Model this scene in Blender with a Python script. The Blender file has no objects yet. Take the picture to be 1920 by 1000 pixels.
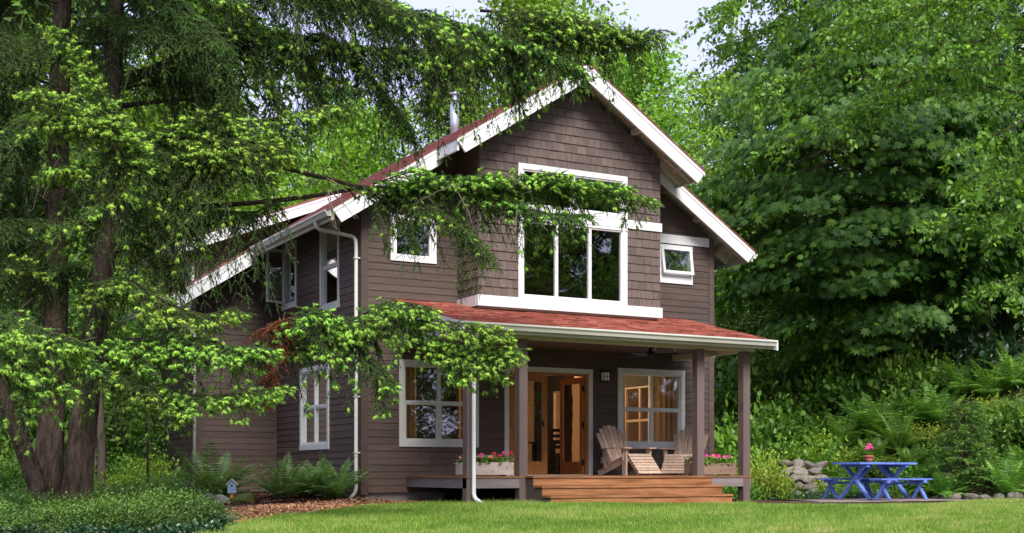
import bpy, math, random
import numpy as np
from mathutils import Vector, Matrix

# ------------------------------------------------------------------ camera, sky, sun, exposure
scene = bpy.context.scene
C = scene.collection
EYE = 0.62
CAMX, CAMY = -9.093, -22.388
RX, RY = 0.8765, -0.4814          # image-right on the ground
FX, FY = 0.4814, 0.8765           # view direction on the ground
cam_d = bpy.data.cameras.new('camera')
cam = bpy.data.objects.new('camera', cam_d); C.objects.link(cam)
cam.location = (CAMX, CAMY, EYE)
cam.rotation_euler = (math.pi/2, 0, -math.atan2(FX, FY))
cam_d.sensor_width = 36; cam_d.lens = 45
cam_d.shift_y = 382/1920
cam_d.clip_start = 0.1; cam_d.clip_end = 2000
scene.camera = cam
SUN_EL, SUN_AZ = math.radians(46), math.radians(190)     # azimuth from +Y clockwise
world = bpy.data.worlds.new('World'); scene.world = world; world.use_nodes = True
nt = world.node_tree; nt.nodes.clear()
sky = nt.nodes.new('ShaderNodeTexSky'); sky.sky_type = 'NISHITA'; sky.sun_disc = False
sky.sun_elevation = SUN_EL; sky.sun_rotation = SUN_AZ
sky.dust_density = 4.0; sky.air_density = 1.0; sky.ozone_density = 1.6
cl = nt.nodes.new('ShaderNodeMixRGB'); cl.inputs[0].default_value = 0.8
cl.inputs[2].default_value = (4.5, 4.65, 6.7, 1)            # thin high overcast veil, even over the whole sky
bg = nt.nodes.new('ShaderNodeBackground'); bg.inputs[1].default_value = 0.05
wo = nt.nodes.new('ShaderNodeOutputWorld')
nt.links.new(sky.outputs[0], cl.inputs[1]); nt.links.new(cl.outputs[0], bg.inputs[0]); nt.links.new(bg.outputs[0], wo.inputs[0])
sun_d = bpy.data.lights.new('sun', 'SUN'); sun_d.energy = 1.28; sun_d.angle = math.radians(27); sun_d.color = (1, .95, .87)
sun = bpy.data.objects.new('sun', sun_d); C.objects.link(sun)
sdir = Vector((math.sin(SUN_AZ)*math.cos(SUN_EL), math.cos(SUN_AZ)*math.cos(SUN_EL), math.sin(SUN_EL)))
sun.rotation_euler = sdir.to_track_quat('Z', 'Y').to_euler()
vs = scene.view_settings
vs.view_transform = 'Standard'; vs.look = 'None'; vs.gamma = 1; vs.use_curve_mapping = False
vs.exposure = 2.16
scene.cycles.max_bounces = 6; scene.cycles.diffuse_bounces = 3; scene.cycles.glossy_bounces = 3; scene.cycles.transmission_bounces = 4; scene.cycles.transparent_max_bounces = 12

# ------------------------------------------------------------------ helpers
rnd = random.Random(7)
Z = np.array([0., 0., 1.])
def at(px, py, d):
    """photograph pixel and distance -> point in the place"""
    r = (px-960)/2400*d
    return np.array([CAMX+RX*r+FX*d, CAMY+RY*r+FY*d, EYE+(882-py)/2400*d])
HB = [(14.5, -12), (13.1, -5.5), (12.1, -3.2), (10.75, 0.2), (10.2, 4), (10.6, 9), (12, 14), (14, 40)]
def sstep(a, b, x):
    t = np.clip((x-a)/(b-a), 0, 1); return t*t*(3-2*t)
def H(x, y):
    x = np.asarray(x, float); y = np.asarray(y, float)
    D = (x-CAMX)*FX+(y-CAMY)*FY
    z = -0.03*np.maximum(0, 20.5-D)
    ys = np.array([p[1] for p in HB]); xs = np.array([p[0] for p in HB])
    o = np.argsort(ys); u = np.maximum(0, x-np.interp(y, ys[o], xs[o]))
    z = z+np.where(u < 1.2, .208*u*u, .3+.5*(np.minimum(u, 7)-1.2))+.18*np.clip(u-7, 0, 25)
    z = z+0.07*np.maximum(0, y-13)*sstep(60, 20, y)
    z = z+0.1*sstep(1.6, .6, np.abs(x+.9))*sstep(-1.5, .5, y)*sstep(6, 5, y)
    z = z+0.03*np.sin(x*1.3+y*.7)*np.sin(y*1.1-x*.4)*sstep(22, 27, D)
    return z
def Gd(px, d, dz=0):
    p = at(px, 882, d); p[2] = float(H(p[0], p[1]))+dz; return p
def G(px, py):
    lo, hi = 2.0, 120.0
    d = lo
    while d < hi:
        p = at(px, py, d)
        if p[2] < float(H(p[0], p[1])): break
        d += .25
    for _ in range(12):
        m = d-.125; p = at(px, py, m)
        if p[2] < float(H(p[0], p[1])): d = m
        else: break
    return at(px, py, d)

ORG = {}
def reg(o, org): ORG[o.name] = np.array(org, float)
def empty(name, loc=(0, 0, 0), rz=0, parent=None):
    o = bpy.data.objects.new(name, None); C.objects.link(o)
    o.location = loc; o.rotation_euler = (0, 0, rz); o.empty_display_size = .2
    reg(o, loc if rz == 0 else (0, 0, 0))
    if parent: o.parent = parent
    return o
def tag(o, label=None, cat=None, group=None, kind=None):
    if label: o['label'] = label
    if cat: o['category'] = cat
    if group: o['group'] = group
    if kind: o['kind'] = kind
    return o
class MB:
    """collects shapes; fr=(origin,U,O): local (u,out,z) frame on a wall"""
    def __init__(s, fr=None): s.v = []; s.f = []; s.fr = fr
    def _p(s, p):
        if s.fr is None: return (float(p[0]), float(p[1]), float(p[2]))
        o, U, O = s.fr
        return (o[0]+U[0]*p[0]+O[0]*p[1], o[1]+U[1]*p[0]+O[1]*p[1], o[2]+p[2])
    def add(s, vs, fs):
        n = len(s.v); s.v += [s._p(p) for p in vs]; s.f += [tuple(i+n for i in f) for f in fs]
        return s
    def hexa(s, p):   # p: 4 bottom (ccw from above), 4 top
        return s.add(p, [(3, 2, 1, 0), (4, 5, 6, 7), (0, 1, 5, 4), (1, 2, 6, 5), (2, 3, 7, 6), (3, 0, 4, 7)])
    def box(s, x0, x1, y0, y1, z0, z1):
        return s.hexa([(x0, y0, z0), (x1, y0, z0), (x1, y1, z0), (x0, y1, z0), (x0, y0, z1), (x1, y0, z1), (x1, y1, z1), (x0, y1, z1)])
    def beam(s, a, b, w, h, up=(0, 0, 1), w2=None, h2=None):
        a = np.array(a, float); b = np.array(b, float); d = b-a; d /= np.linalg.norm(d)
        x = np.cross(d, up); x /= np.linalg.norm(x); y = np.cross(x, d)
        w2 = w if w2 is None else w2; h2 = h if h2 is None else h2
        q = lambda c, w, h: [c-x*w/2-y*h/2, c+x*w/2-y*h/2, c+x*w/2+y*h/2, c-x*w/2+y*h/2]
        return s.hexa(q(a, w, h)+q(b, w2, h2))
    def tube(s, pts, rad, n=8, noise=0, rs=None):
        pts = [np.array(p, float) for p in pts]; m = len(pts); rs = rs or rnd
        if not hasattr(rad, '__len__'): rad = [rad]*m
        vs = []; x = None
        ph = [1+noise*rs.uniform(-1, 1) for _ in range(n)]
        for i in range(m):
            d = pts[min(i+1, m-1)]-pts[max(i-1, 0)]; d /= (np.linalg.norm(d)+1e-9)
            if x is None:
                x = np.cross(d, (0, 0, 1) if abs(d[2]) < .9 else (1, 0, 0))
            else: x = x-d*np.dot(x, d)
            x /= (np.linalg.norm(x)+1e-9); y = np.cross(d, x)
            for k in range(n):
                a = 2*math.pi*k/n; r = rad[i]*ph[k]*(1+noise*.5*rs.uniform(-1, 1))
                vs.append(pts[i]+x*math.cos(a)*r+y*math.sin(a)*r)
        fs = []
        for i in range(m-1):
            for k in range(n):
                k2 = (k+1) % n; fs.append((i*n+k, i*n+k2, (i+1)*n+k2, (i+1)*n+k))
        fs.append(tuple(range(n-1, -1, -1))); fs.append(tuple((m-1)*n+k for k in range(n)))
        return s.add(vs, fs)
    def prism(s, poly, vec):
        poly = [np.array(p, float) for p in poly]; vec = np.array(vec, float); n = len(poly)
        return s.add(poly+[p+vec for p in poly], [tuple(range(n-1, -1, -1)), tuple(range(n, 2*n))]+[(i, (i+1) % n, n+(i+1) % n, n+i) for i in range(n)])
    def lathe(s, prof, n=16, c=(0, 0, 0)):
        vs = []; fs = []
        for r, z in prof:
            for k in range(n):
                a = 2*math.pi*k/n; vs.append((c[0]+r*math.cos(a), c[1]+r*math.sin(a), c[2]+z))
        m = len(prof)
        for i in range(m-1):
            for k in range(n):
                k2 = (k+1) % n; fs.append((i*n+k, i*n+k2, (i+1)*n+k2, (i+1)*n+k))
        fs.append(tuple(range(n-1, -1, -1))); fs.append(tuple((m-1)*n+k for k in range(n)))
        return s.add(vs, fs)
    def build(s, name, mat, parent=None, smooth=False, local=False, kind=None):
        me = bpy.data.meshes.new(name)
        v = np.array(s.v)
        if parent is not None and not local: v = v-ORG[parent.name]
        me.from_pydata(v.tolist(), [], s.f); me.update()
        if mat: me.materials.append(mat)
        if smooth: me.polygons.foreach_set('use_smooth', [True]*len(me.polygons))
        o = bpy.data.objects.new(name, me); C.objects.link(o)
        reg(o, ORG[parent.name] if parent is not None else (0, 0, 0))
        if parent is not None: o.parent = parent
        if kind: o['kind'] = kind
        return o
def np_mesh(name, parts, mat):
    """parts: list of (V(n,3), F(k,3), T(k)) -> mesh with face attribute tint"""
    Vs, Fs, Ts, n = [], [], [], 0
    for V, F_, T in parts:
        if len(V) == 0: continue
        Vs.append(V); Fs.append(F_+n); Ts.append(T); n += len(V)
    V = np.concatenate(Vs).astype(np.float32); F_ = np.concatenate(Fs).astype(np.int32); T = np.concatenate(Ts).astype(np.float32)
    me = bpy.data.meshes.new(name)
    me.vertices.add(len(V)); me.vertices.foreach_set('co', V.ravel())
    me.loops.add(len(F_)*3); me.loops.foreach_set('vertex_index', F_.ravel())
    me.polygons.add(len(F_)); me.polygons.foreach_set('loop_start', np.arange(len(F_), dtype=np.int32)*3)
    me.update(calc_edges=True)
    at_ = me.attributes.new('tint', 'FLOAT', 'FACE'); at_.data.foreach_set('value', T)
    me.materials.append(mat)
    return me
def mesh_obj(name, me, parent=None, kind=None, loc=None):
    o = bpy.data.objects.new(name, me); C.objects.link(o)
    if parent is not None: o.parent = parent
    if loc is not None: o.location = loc
    if kind: o['kind'] = kind
    reg(o, ORG[parent.name] if parent is not None else (0, 0, 0))
    return o
def nrm(a): return a/(np.linalg.norm(a, axis=-1, keepdims=True)+1e-9)
def frames(d, up):
    y = nrm(d); x = np.cross(y, up); x = nrm(x+1e-6); z = np.cross(x, y)
    return np.stack([x, y, z], axis=-1)
def scat(tpl, pos, rot, scl, tint):
    tv, tf = tpl; m = len(pos); nv = len(tv)
    if m == 0: return (np.zeros((0, 3)), np.zeros((0, 3), int), np.zeros(0))
    scl = np.asarray(scl, float)
    S = scl[:, None, None] if scl.ndim == 1 else scl[:, None, :]
    V = np.einsum('mij,mnj->mni', rot, tv[None]*S)+pos[:, None, :]
    F_ = tf[None]+(np.arange(m)*nv)[:, None, None]
    return V.reshape(-1, 3), F_.reshape(-1, 3), np.repeat(tint, len(tf))
def copy_tree(o, parent=None):
    c = o.copy(); C.objects.link(c)
    if parent is not None: c.parent = parent
    for ch in list(o.children): copy_tree(ch, c)
    return c

# ------------------------------------------------------------------ materials
def node_mat(name):
    m = bpy.data.materials.new(name); m.use_nodes = True
    t = m.node_tree; p = t.nodes['Principled BSDF']
    return m, t, p
def M(name, col, rough=.6, var=.15, scale=3, bump=0, bscale=30, stretch=(1, 1, 1), objvar=.08, spec=.3, metal=0, col2=None, detail=6, dirt=None):
    m, t, p = node_mat(name); N = t.nodes.new; L = t.links.new
    tc = N('ShaderNodeTexCoord'); mp = N('ShaderNodeMapping'); mp.inputs['Scale'].default_value = stretch
    L(tc.outputs['Object'], mp.inputs[0])
    nz = N('ShaderNodeTexNoise'); nz.inputs['Scale'].default_value = scale; nz.inputs['Detail'].default_value = detail
    nz.inputs['Roughness'].default_value = .65
    oi = N('ShaderNodeObjectInfo')
    ad = N('ShaderNodeVectorMath'); ad.operation = 'ADD'
    sc = N('ShaderNodeMath'); sc.operation = 'MULTIPLY'; sc.inputs[1].default_value = 37.
    L(oi.outputs['Random'], sc.inputs[0]); L(mp.outputs[0], ad.inputs[0]); L(sc.outputs[0], ad.inputs[1]); L(ad.outputs[0], nz.inputs[0])
    rp = N('ShaderNodeValToRGB'); e = rp.color_ramp.elements
    c2 = col2 or tuple(min(1, c*(1+var)) for c in col); c1 = tuple(c*(1-var) for c in col)
    e[0].position = .3; e[0].color = (*c1, 1); e[1].position = .7; e[1].color = (*c2, 1)
    L(nz.outputs[0], rp.inputs[0])
    hv = N('ShaderNodeHueSaturation')
    mr = N('ShaderNodeMapRange'); mr.inputs[3].default_value = 1-objvar; mr.inputs[4].default_value = 1+objvar
    L(oi.outputs['Random'], mr.inputs[0]); L(mr.outputs[0], hv.inputs['Value']); L(rp.outputs[0], hv.inputs['Color'])
    L(hv.outputs[0], p.inputs['Base Color'])
    if dirt:                                   # soil splashed up from the ground, in blotches
        sx = N('ShaderNodeSeparateXYZ'); L(tc.outputs['Object'], sx.inputs[0])
        zr = N('ShaderNodeMapRange'); zr.inputs[1].default_value = .15; zr.inputs[2].default_value = 1.0; zr.inputs[3].default_value = .8; zr.inputs[4].default_value = 0
        L(sx.outputs[2], zr.inputs[0])
        nd_ = N('ShaderNodeTexNoise'); nd_.inputs['Scale'].default_value = 5; nd_.inputs['Detail'].default_value = 8; L(tc.outputs['Object'], nd_.inputs[0])
        ml = N('ShaderNodeMath'); ml.operation = 'MULTIPLY'; L(zr.outputs[0], ml.inputs[0]); L(nd_.outputs[0], ml.inputs[1])
        dx = N('ShaderNodeMixRGB'); dx.inputs[2].default_value = (*dirt, 1); L(ml.outputs[0], dx.inputs[0]); L(hv.outputs[0], dx.inputs[1]); L(dx.outputs[0], p.inputs['Base Color'])
    p.inputs['Roughness'].default_value = rough; p.inputs['Specular IOR Level'].default_value = spec; p.inputs['Metallic'].default_value = metal
    if bump:
        n2 = N('ShaderNodeTexNoise'); n2.inputs['Scale'].default_value = bscale; n2.inputs['Detail'].default_value = 5
        L(ad.outputs[0], n2.inputs[0])
        b = N('ShaderNodeBump'); b.inputs['Strength'].default_value = min(1, bump); b.inputs['Distance'].default_value = .02*max(1, bump)
        L(n2.outputs[0], b.inputs['Height']); L(b.outputs[0], p.inputs['Normal'])
    return m
def LM(name, stops, trans=.3, rough=.45, objvar=.12, spec=.35, hue=.012):
    """leaf material: colour by the per-leaf tint, some light through the blade"""
    m, t, p = node_mat(name); N = t.nodes.new; L = t.links.new
    a = N('ShaderNodeAttribute'); a.attribute_name = 'tint'
    rp = N('ShaderNodeValToRGB'); e = rp.color_ramp.elements
    while len(e) < len(stops): e.new(.5)
    for i, (ps, c) in enumerate(stops): e[i].position = ps; e[i].color = (*c, 1)
    L(a.outputs['Fac'], rp.inputs[0])
    oi = N('ShaderNodeObjectInfo'); hv = N('ShaderNodeHueSaturation')
    mr = N('ShaderNodeMapRange'); mr.inputs[3].default_value = 1-objvar; mr.inputs[4].default_value = 1+objvar
    mh = N('ShaderNodeMapRange'); mh.inputs[3].default_value = .5-hue; mh.inputs[4].default_value = .5+hue
    L(oi.outputs['Random'], mr.inputs[0]); L(mr.outputs[0], hv.inputs['Value']); L(oi.outputs['Random'], mh.inputs[0]); L(mh.outputs[0], hv.inputs['Hue'])
    L(rp.outputs[0], hv.inputs['Color']); L(hv.outputs[0], p.inputs['Base Color'])
    p.inputs['Roughness'].default_value = rough; p.inputs['Specular IOR Level'].default_value = spec
    tr = N('ShaderNodeBsdfTranslucent'); mx = N('ShaderNodeMixShader'); mx.inputs[0].default_value = trans
    br = N('ShaderNodeMixRGB'); br.blend_type = 'MULTIPLY'; br.inputs[0].default_value = 1; br.inputs[2].default_value = (1.25, 1.3, .6, 1)
    L(hv.outputs[0], br.inputs[1]); L(br.outputs[0], tr.inputs[0])
    L(p.outputs[0], mx.inputs[1]); L(tr.outputs[0], mx.inputs[2]); L(mx.outputs[0], t.nodes['Material Output'].inputs[0])
    return m
def glass_mat(name, tint=(.95, .965, .955), refl=.10):
    m, t, p = node_mat(name); N = t.nodes.new; L = t.links.new
    t.nodes.remove(p)
    tr = N('ShaderNodeBsdfTransparent'); tr.inputs[0].default_value = (*tint, 1)
    gl = N('ShaderNodeBsdfGlossy'); gl.inputs['Roughness'].default_value = .015; gl.inputs[0].default_value = (.9, .92, .95, 1)
    tcn = N('ShaderNodeTexCoord'); nz = N('ShaderNodeTexNoise'); nz.inputs['Scale'].default_value = 1.3
    bp = N('ShaderNodeBump'); bp.inputs['Strength'].default_value = .05; bp.inputs['Distance'].default_value = .05
    L(tcn.outputs['Object'], nz.inputs[0]); L(nz.outputs[0], bp.inputs['Height']); L(bp.outputs[0], gl.inputs['Normal'])
    fr = N('ShaderNodeFresnel'); fr.inputs[0].default_value = 1.5
    ad = N('ShaderNodeMath'); ad.operation = 'ADD'; ad.inputs[1].default_value = refl; L(fr.outputs[0], ad.inputs[0])
    mx = N('ShaderNodeMixShader'); L(ad.outputs[0], mx.inputs[0]); L(tr.outputs[0], mx.inputs[1]); L(gl.outputs[0], mx.inputs[2])
    L(mx.outputs[0], t.nodes['Material Output'].inputs[0])
    return m
def emit_mat(name, col, s):
    m, t, p = node_mat(name)
    p.inputs['Base Color'].default_value = (*col, 1); p.inputs['Emission Color'].default_value = (*col, 1); p.inputs['Emission Strength'].default_value = s
    return m

m_side = M('brown_siding_paint', (.08, .056, .048), .62, .2, 2.2, .3, 22, (1, 1, 9), .13, dirt=(.16, .115, .08))
m_shing = M('brown_shingle_paint', (.122, .09, .08), .7, .2, 3, .4, 30, (6, 6, 1), .16)
m_back = M('wall_backing', (.02, .016, .015), .9)
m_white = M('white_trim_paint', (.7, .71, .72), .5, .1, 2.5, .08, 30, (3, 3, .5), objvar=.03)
m_cream = M('cream_soffit_paint', (.5, .48, .41), .6, .14, 2.5, .05, 20, objvar=.03)
m_gutter = M('cream_gutter_metal', (.6, .6, .54), .42, .1, 1.2, .04, 9, objvar=.03, spec=.45)
m_redroof = M('red_shingles', (.23, .065, .05), .9, .3, 9, .9, 60, objvar=.0, spec=.15)
m_pinkroof = M('weathered_red_shingles', (.26, .1, .085), .9, .3, 7, .9, 50, objvar=0, spec=.15)
m_post = M('mauve_brown_post_paint', (.135, .1, .093), .55, .1, 2, .12, 20, (4, 4, .6), .06)
m_deckgrey = M('grey_stained_fascia', (.2, .17, .17), .7, .22, 3, .25, 25, (.6, 6, 6), .08)
m_step = M('orange_cedar', (.28, .103, .034), .6, .5, 1.6, .3, 14, (.8, 7, 9), .22, col2=(.4, .19, .085))
m_deck = M('reddish_deck_board', (.2, .1, .055), .7, .35, 2, .3, 14, (.6, 8, 8), .15)
m_fir = M('fir_door_wood', (.34, .135, .04), .38, .22, 3, .1, 20, (8, 8, .7), .06, spec=.4)
m_grey = M('weathered_chair_wood', (.42, .3, .23), .75, .28, 3, .3, 18, (7, 7, 1), .16)
m_boxgrey = M('weathered_planter_board', (.42, .34, .31), .8, .2, 2, .25, 16, (.8, 6, 6), .1)
m_boxbrown = M('brown_planter_board', (.2, .13, .095), .8, .3, 2, .25, 16, (.8, 6, 6), .1)
m_blue = M('blue_table_paint', (.12, .2, .6), .6, .35, 4, .6, 20, (1, 7, 7), .2, spec=.3)
m_terra = M('terracotta', (.36, .1, .06), .75, .15, 8)
m_metal = M('galvanised_flue', (.4, .44, .5), .38, .25, 6, metal=.55, objvar=0)
m_black = M('black_metal', (.012, .012, .013), .4)
m_blackw = M('black_painted_wood', (.012, .014, .02), .45)
m_lamp = M('frosted_lantern_glass', (.85, .84, .78), .4, .05)
m_conc = M('foundation_concrete', (.26, .24, .22), .9, .25, 3, .4, 30)
m_bark = M('spruce_bark', (.095, .071, .055), .95, .7, 7, 3.0, 16, (1.8, 1.8, .45), .08, spec=.1)
m_limb = M('dark_limb_bark', (.045, .034, .027), .95, .4, 9, .8, 40, objvar=.08, spec=.1)
m_greybark = M('grey_bark', (.16, .13, .1), .9, .4, 4, .7, 24, (1.5, 1.5, .4), .15, spec=.1)
m_stone = M('grey_brown_fieldstone', (.2, .175, .155), .85, .35, 4, .6, 18, objvar=.3)
m_moss = M('mossy_stone', (.13, .12, .05), .95, .5, 5, .8, 25, col2=(.1, .14, .02))
m_soil = M('garden_soil', (.07, .042, .03), .95, .5, 2.5, .9, 25, objvar=0, spec=.1)
m_path = M('bark_path_ground', (.26, .12, .075), .95, .4, 7, .9, 60, objvar=0, spec=.1)
m_patio = M('paved_patio', (.23, .18, .17), .85, .25, 2, .4, 25, objvar=0)
m_lawn = M('lawn_soil_green', (.085, .125, .025), .95, .3, .9, .8, 90, objvar=0, spec=.1)
m_glass = glass_mat('window_glass')
m_wallin = M('interior_wall', (.2, .13, .085), .8, .05, 1)
m_redin = M('interior_red_wall', (.11, .03, .025), .8, .05, 1)
m_floor = M('interior_floor', (.1, .05, .025), .4, .2, 2, stretch=(1, 8, 1))
m_ceil = M('interior_ceiling', (.45, .38, .3), .9, .03, 1)
m_curt = M('tan_curtain', (.42, .27, .13), .85, .15, 5, stretch=(8, 8, .2))
m_wire = M('birdhouse_blue', (.3, .42, .62), .6, .1, 6)
m_yel = M('birdhouse_yellow', (.62, .3, .03), .6, .1, 6)
lm_spruce = LM('spruce_needles', [(0, (.035, .062, .02)), (.25, (.072, .132, .034)), (.5, (.12, .215, .05)), (.56, (.21, .41, .06)), (1, (.58, .88, .15))], .34, .5, .1)
lm_dead = LM('dead_needles', [(0, (.12, .035, .015)), (1, (.25, .075, .035))], .15, .7, .05)
lm_con = LM('far_conifer_needles', [(0, (.02, .045, .02)), (.6, (.05, .11, .03)), (1, (.12, .24, .05))], .25, .5, .2)
lm_broad = LM('light_broadleaf', [(0, (.085, .18, .022)), (.5, (.19, .36, .036)), (1, (.37, .58, .07))], .45, .45, .16)
lm_maple = LM('maple_leaves', [(0, (.034, .088, .02)), (.55, (.1, .215, .036)), (1, (.25, .46, .05))], .42, .5, .08, spec=.3)
lm_cherry = LM('cherry_leaves', [(0, (.055, .12, .018)), (.55, (.135, .28, .03)), (1, (.29, .53, .055))], .42, .36, .08, spec=.45)
lm_fern = LM('fern_fronds', [(0, (.07, .15, .032)), (.6, (.15, .3, .055)), (1, (.3, .5, .08))], .28, .45, .15)
lm_fernd = LM('dark_fern_fronds', [(0, (.085, .165, .055)), (.6, (.16, .29, .09)), (1, (.28, .46, .13))], .28, .42, .12)
lm_shy = LM('yellow_green_shrub', [(0, (.08, .17, .025)), (.5, (.23, .36, .04)), (1, (.45, .55, .07))], .35, .5, .15)
lm_shg = LM('green_shrub', [(0, (.04, .1, .018)), (.5, (.1, .225, .03)), (1, (.24, .44, .055))], .32, .45, .2)
lm_cover = LM('ground_cover', [(0, (.03, .065, .018)), (.5, (.065, .14, .028)), (1, (.15, .28, .045))], .28, .4, .12)
lm_dark = LM('dark_glossy_leaf', [(0, (.012, .035, .014)), (.7, (.03, .08, .03)), (1, (.07, .15, .05))], .2, .3, .12, spec=.5)
lm_tab = LM('red_shingle_tabs', [(0, (.1, .025, .02)), (.5, (.24, .066, .05)), (1, (.38, .14, .11))], 0, .92, 0, spec=.1)
lm_tabp = LM('weathered_shingle_tabs', [(0, (.18, .07, .06)), (.5, (.29, .115, .095)), (1, (.37, .19, .16))], 0, .92, 0, spec=.1)
lm_grass = LM('grass_blades', [(0, (.1, .18, .022)), (.45, (.19, .33, .04)), (.8, (.32, .45, .08)), (1, (.5, .44, .2))], .35, .5, 0)
lm_chip = LM('bark_chips', [(0, (.17, .08, .045)), (.5, (.45, .21, .12)), (1, (.7, .42, .26))], .0, .9, 0, spec=.1)
lm_mulch = LM('dark_mulch', [(0, (.04, .022, .016)), (.6, (.11, .05, .035)), (1, (.2, .1, .07))], .0, .9, 0, spec=.1)
lm_flower = LM('geranium_petals', [(0, (.62, .03, .07)), (.3, (.72, .06, .3)), (.55, (.75, .16, .42)), (.8, (.85, .3, .28)), (1, (.85, .8, .78))], .25, .6, 0)
lm_pink = LM('pink_petals', [(0, (.7, .07, .3)), (1, (.85, .22, .45))], .25, .6, 0)
# ------------------------------------------------------------------ ground, lawn, paths
def grid_sheet(name, x0, x1, y0, y1, step, mat, dz=0, mask=None):
    xs = np.arange(x0, x1+step/2, step); ys = np.arange(y0, y1+step/2, step)
    Xg, Yg = np.meshgrid(xs, ys); Zg = H(Xg, Yg)+dz
    n, m = Xg.shape; V = np.stack([Xg, Yg, Zg], -1).reshape(-1, 3)
    f = []
    for i in range(n-1):
        for j in range(m-1):
            if mask is None or mask(xs[j]+step/2, ys[i]+step/2):
                a = i*m+j; f.append((a, a+1, a+m+1, a+m))
    used = sorted({k for q in f for k in q}); mp = {k: i for i, k in enumerate(used)}
    me = bpy.data.meshes.new(name); me.from_pydata(V[used].tolist(), [], [tuple(mp[k] for k in q) for q in f]); me.update()
    me.materials.append(mat); me.polygons.foreach_set('use_smooth', [True]*len(f))
    o = bpy.data.objects.new(name, me); C.objects.link(o); o['kind'] = 'structure'; reg(o, (0, 0, 0))
    return o
def inpoly(poly, x, y):
    x = np.asarray(x); y = np.asarray(y); r = np.zeros(x.shape, bool); n = len(poly)
    for i in range(n):
        x0, y0 = poly[i]; x1, y1 = poly[(i+1) % n]
        c = ((y0 > y) != (y1 > y)) & (x < (x1-x0)*(y-y0)/(y1-y0+1e-12)+x0)
        r ^= c
    return r
near = grid_sheet('ground', -34, 46, -42, 50, .8, m_soil)
far = MB(); 
for (a, b, c, d) in [(-700, 46, 50, 900), (46, 800, -42, 900), (-700, -34, -42, 50), (-700, 800, -700, -42)]:
    zz = [float(H(min(max(p[0], -34), 46), min(max(p[1], -42), 50)))-.15 for p in ((a, c), (b, c), (b, d), (a, d))]
    far.add([(a, c, zz[0]), (b, c, zz[1]), (b, d, zz[2]), (a, d, zz[3])], [(0, 1, 2, 3)])
tag(far.build('terrain', m_soil), kind='structure')
def lip(pts): return [tuple(G(*p)[:2]) for p in pts]
E1 = lip([(400, 1004), (450, 986), (520, 972), (640, 958), (800, 947), (960, 946), (1180, 949), (1395, 950), (1560, 950), (1740, 950), (1800, 943), (1880, 936), (1960, 930)])
lawn_poly = E1+[(16, -9), (17, -40), (-16, -40), (-9.5, -14.5)]
path_poly = lip([(380, 985), (410, 962), (520, 950), (660, 940), (760, 938.5), (860, 943), (800, 948.5), (640, 960), (520, 975), (430, 990)])
patio_poly = [(7.3, -3.45), (8.3, -3.3), (8.3, .5), (9.9, .5), (10.5, -.3), (11.4, -2.2), (12.3, -4.2), (12.4, -4.75), (10, -4.45)]
def sheet_from_poly(name, poly, mat, dz, step):
    xs = [p[0] for p in poly]; ys = [p[1] for p in poly]
    return grid_sheet(name, min(xs), max(xs), min(ys), max(ys), step, mat, dz, lambda x, y: bool(inpoly(poly, x, y)))
sheet_from_poly('lawn', lawn_poly, m_lawn, .03, .22)
sheet_from_poly('path', path_poly, m_path, .022, .12)
sheet_from_poly('patio', patio_poly, m_patio, .018, .15)

# ------------------------------------------------------------------ house
SL = .64
ER = -.753; EZ = 5.41; RIDGE = 4.09; W8 = 8.18; HALF = RIDGE-ER
def roofz(x): return EZ+SL*(HALF-abs(x-RIDGE))
house = empty('house', (4.09, 0, 0))
tag(house, 'brown shingled two-storey house with white trim, red roof and front porch', 'house')
FRONT = ((0, 0, 0), (1, 0), (0, -1))
BAYF = ((0, -.865, 0), (1, 0), (0, -1))
LEFT = ((0, 0, 0), (0, -1), (-1, 0))           # u = -Y
BAYL = ((2.01, 0, 0), (0, -1), (-1, 0))
JOG = ((0, 4.96, 0), (1, 0), (0, -1))
REARL = ((-1.78, 0, 0), (0, -1), (-1, 0))
RIGHT = ((W8, 0, 0), (0, 1), (1, 0))
def slice_poly(poly, z):
    xs = []
    n = len(poly)
    for i in range(n):
        (x0, z0), (x1, z1) = poly[i], poly[(i+1) % n]
        if (z0 <= z < z1) or (z1 <= z < z0): xs.append(x0+(x1-x0)*(z-z0)/(z1-z0))
    return (min(xs), max(xs)) if len(xs) >= 2 else None
def subrows(poly, ops, z0, z1):
    cuts = sorted({z0, z1}|{z for o in ops for z in (o[2], o[3]) if z0+.004 < z < z1-.004}|{p[1] for p in poly if z0+.01 < p[1] < z1-.01})
    out = []
    for a, b in zip(cuts, cuts[1:]):
        sa, sb = slice_poly(poly, a+1e-4), slice_poly(poly, b-1e-4)
        if not sa or not sb: continue
        iv = [(sa[0], sa[1], sb[0], sb[1])]
        mid = (a+b)/2
        for u0, u1, v0, v1 in ops:
            if v0 < mid < v1:
                nv = []
                for l0, r0, l1, r1 in iv:
                    if min(l0, l1) < u0: nv.append((l0, min(r0, u0), l1, min(r1, u0)))
                    if max(r0, r1) > u1: nv.append((max(l0, u1), r0, max(l1, u1), r1))
                    if max(r0, r1) <= u0 and False: pass
                iv = [q for q in nv if q[1]-q[0] > .01 or q[3]-q[2] > .01]
        out.append((a, b, iv))
    return out
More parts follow.
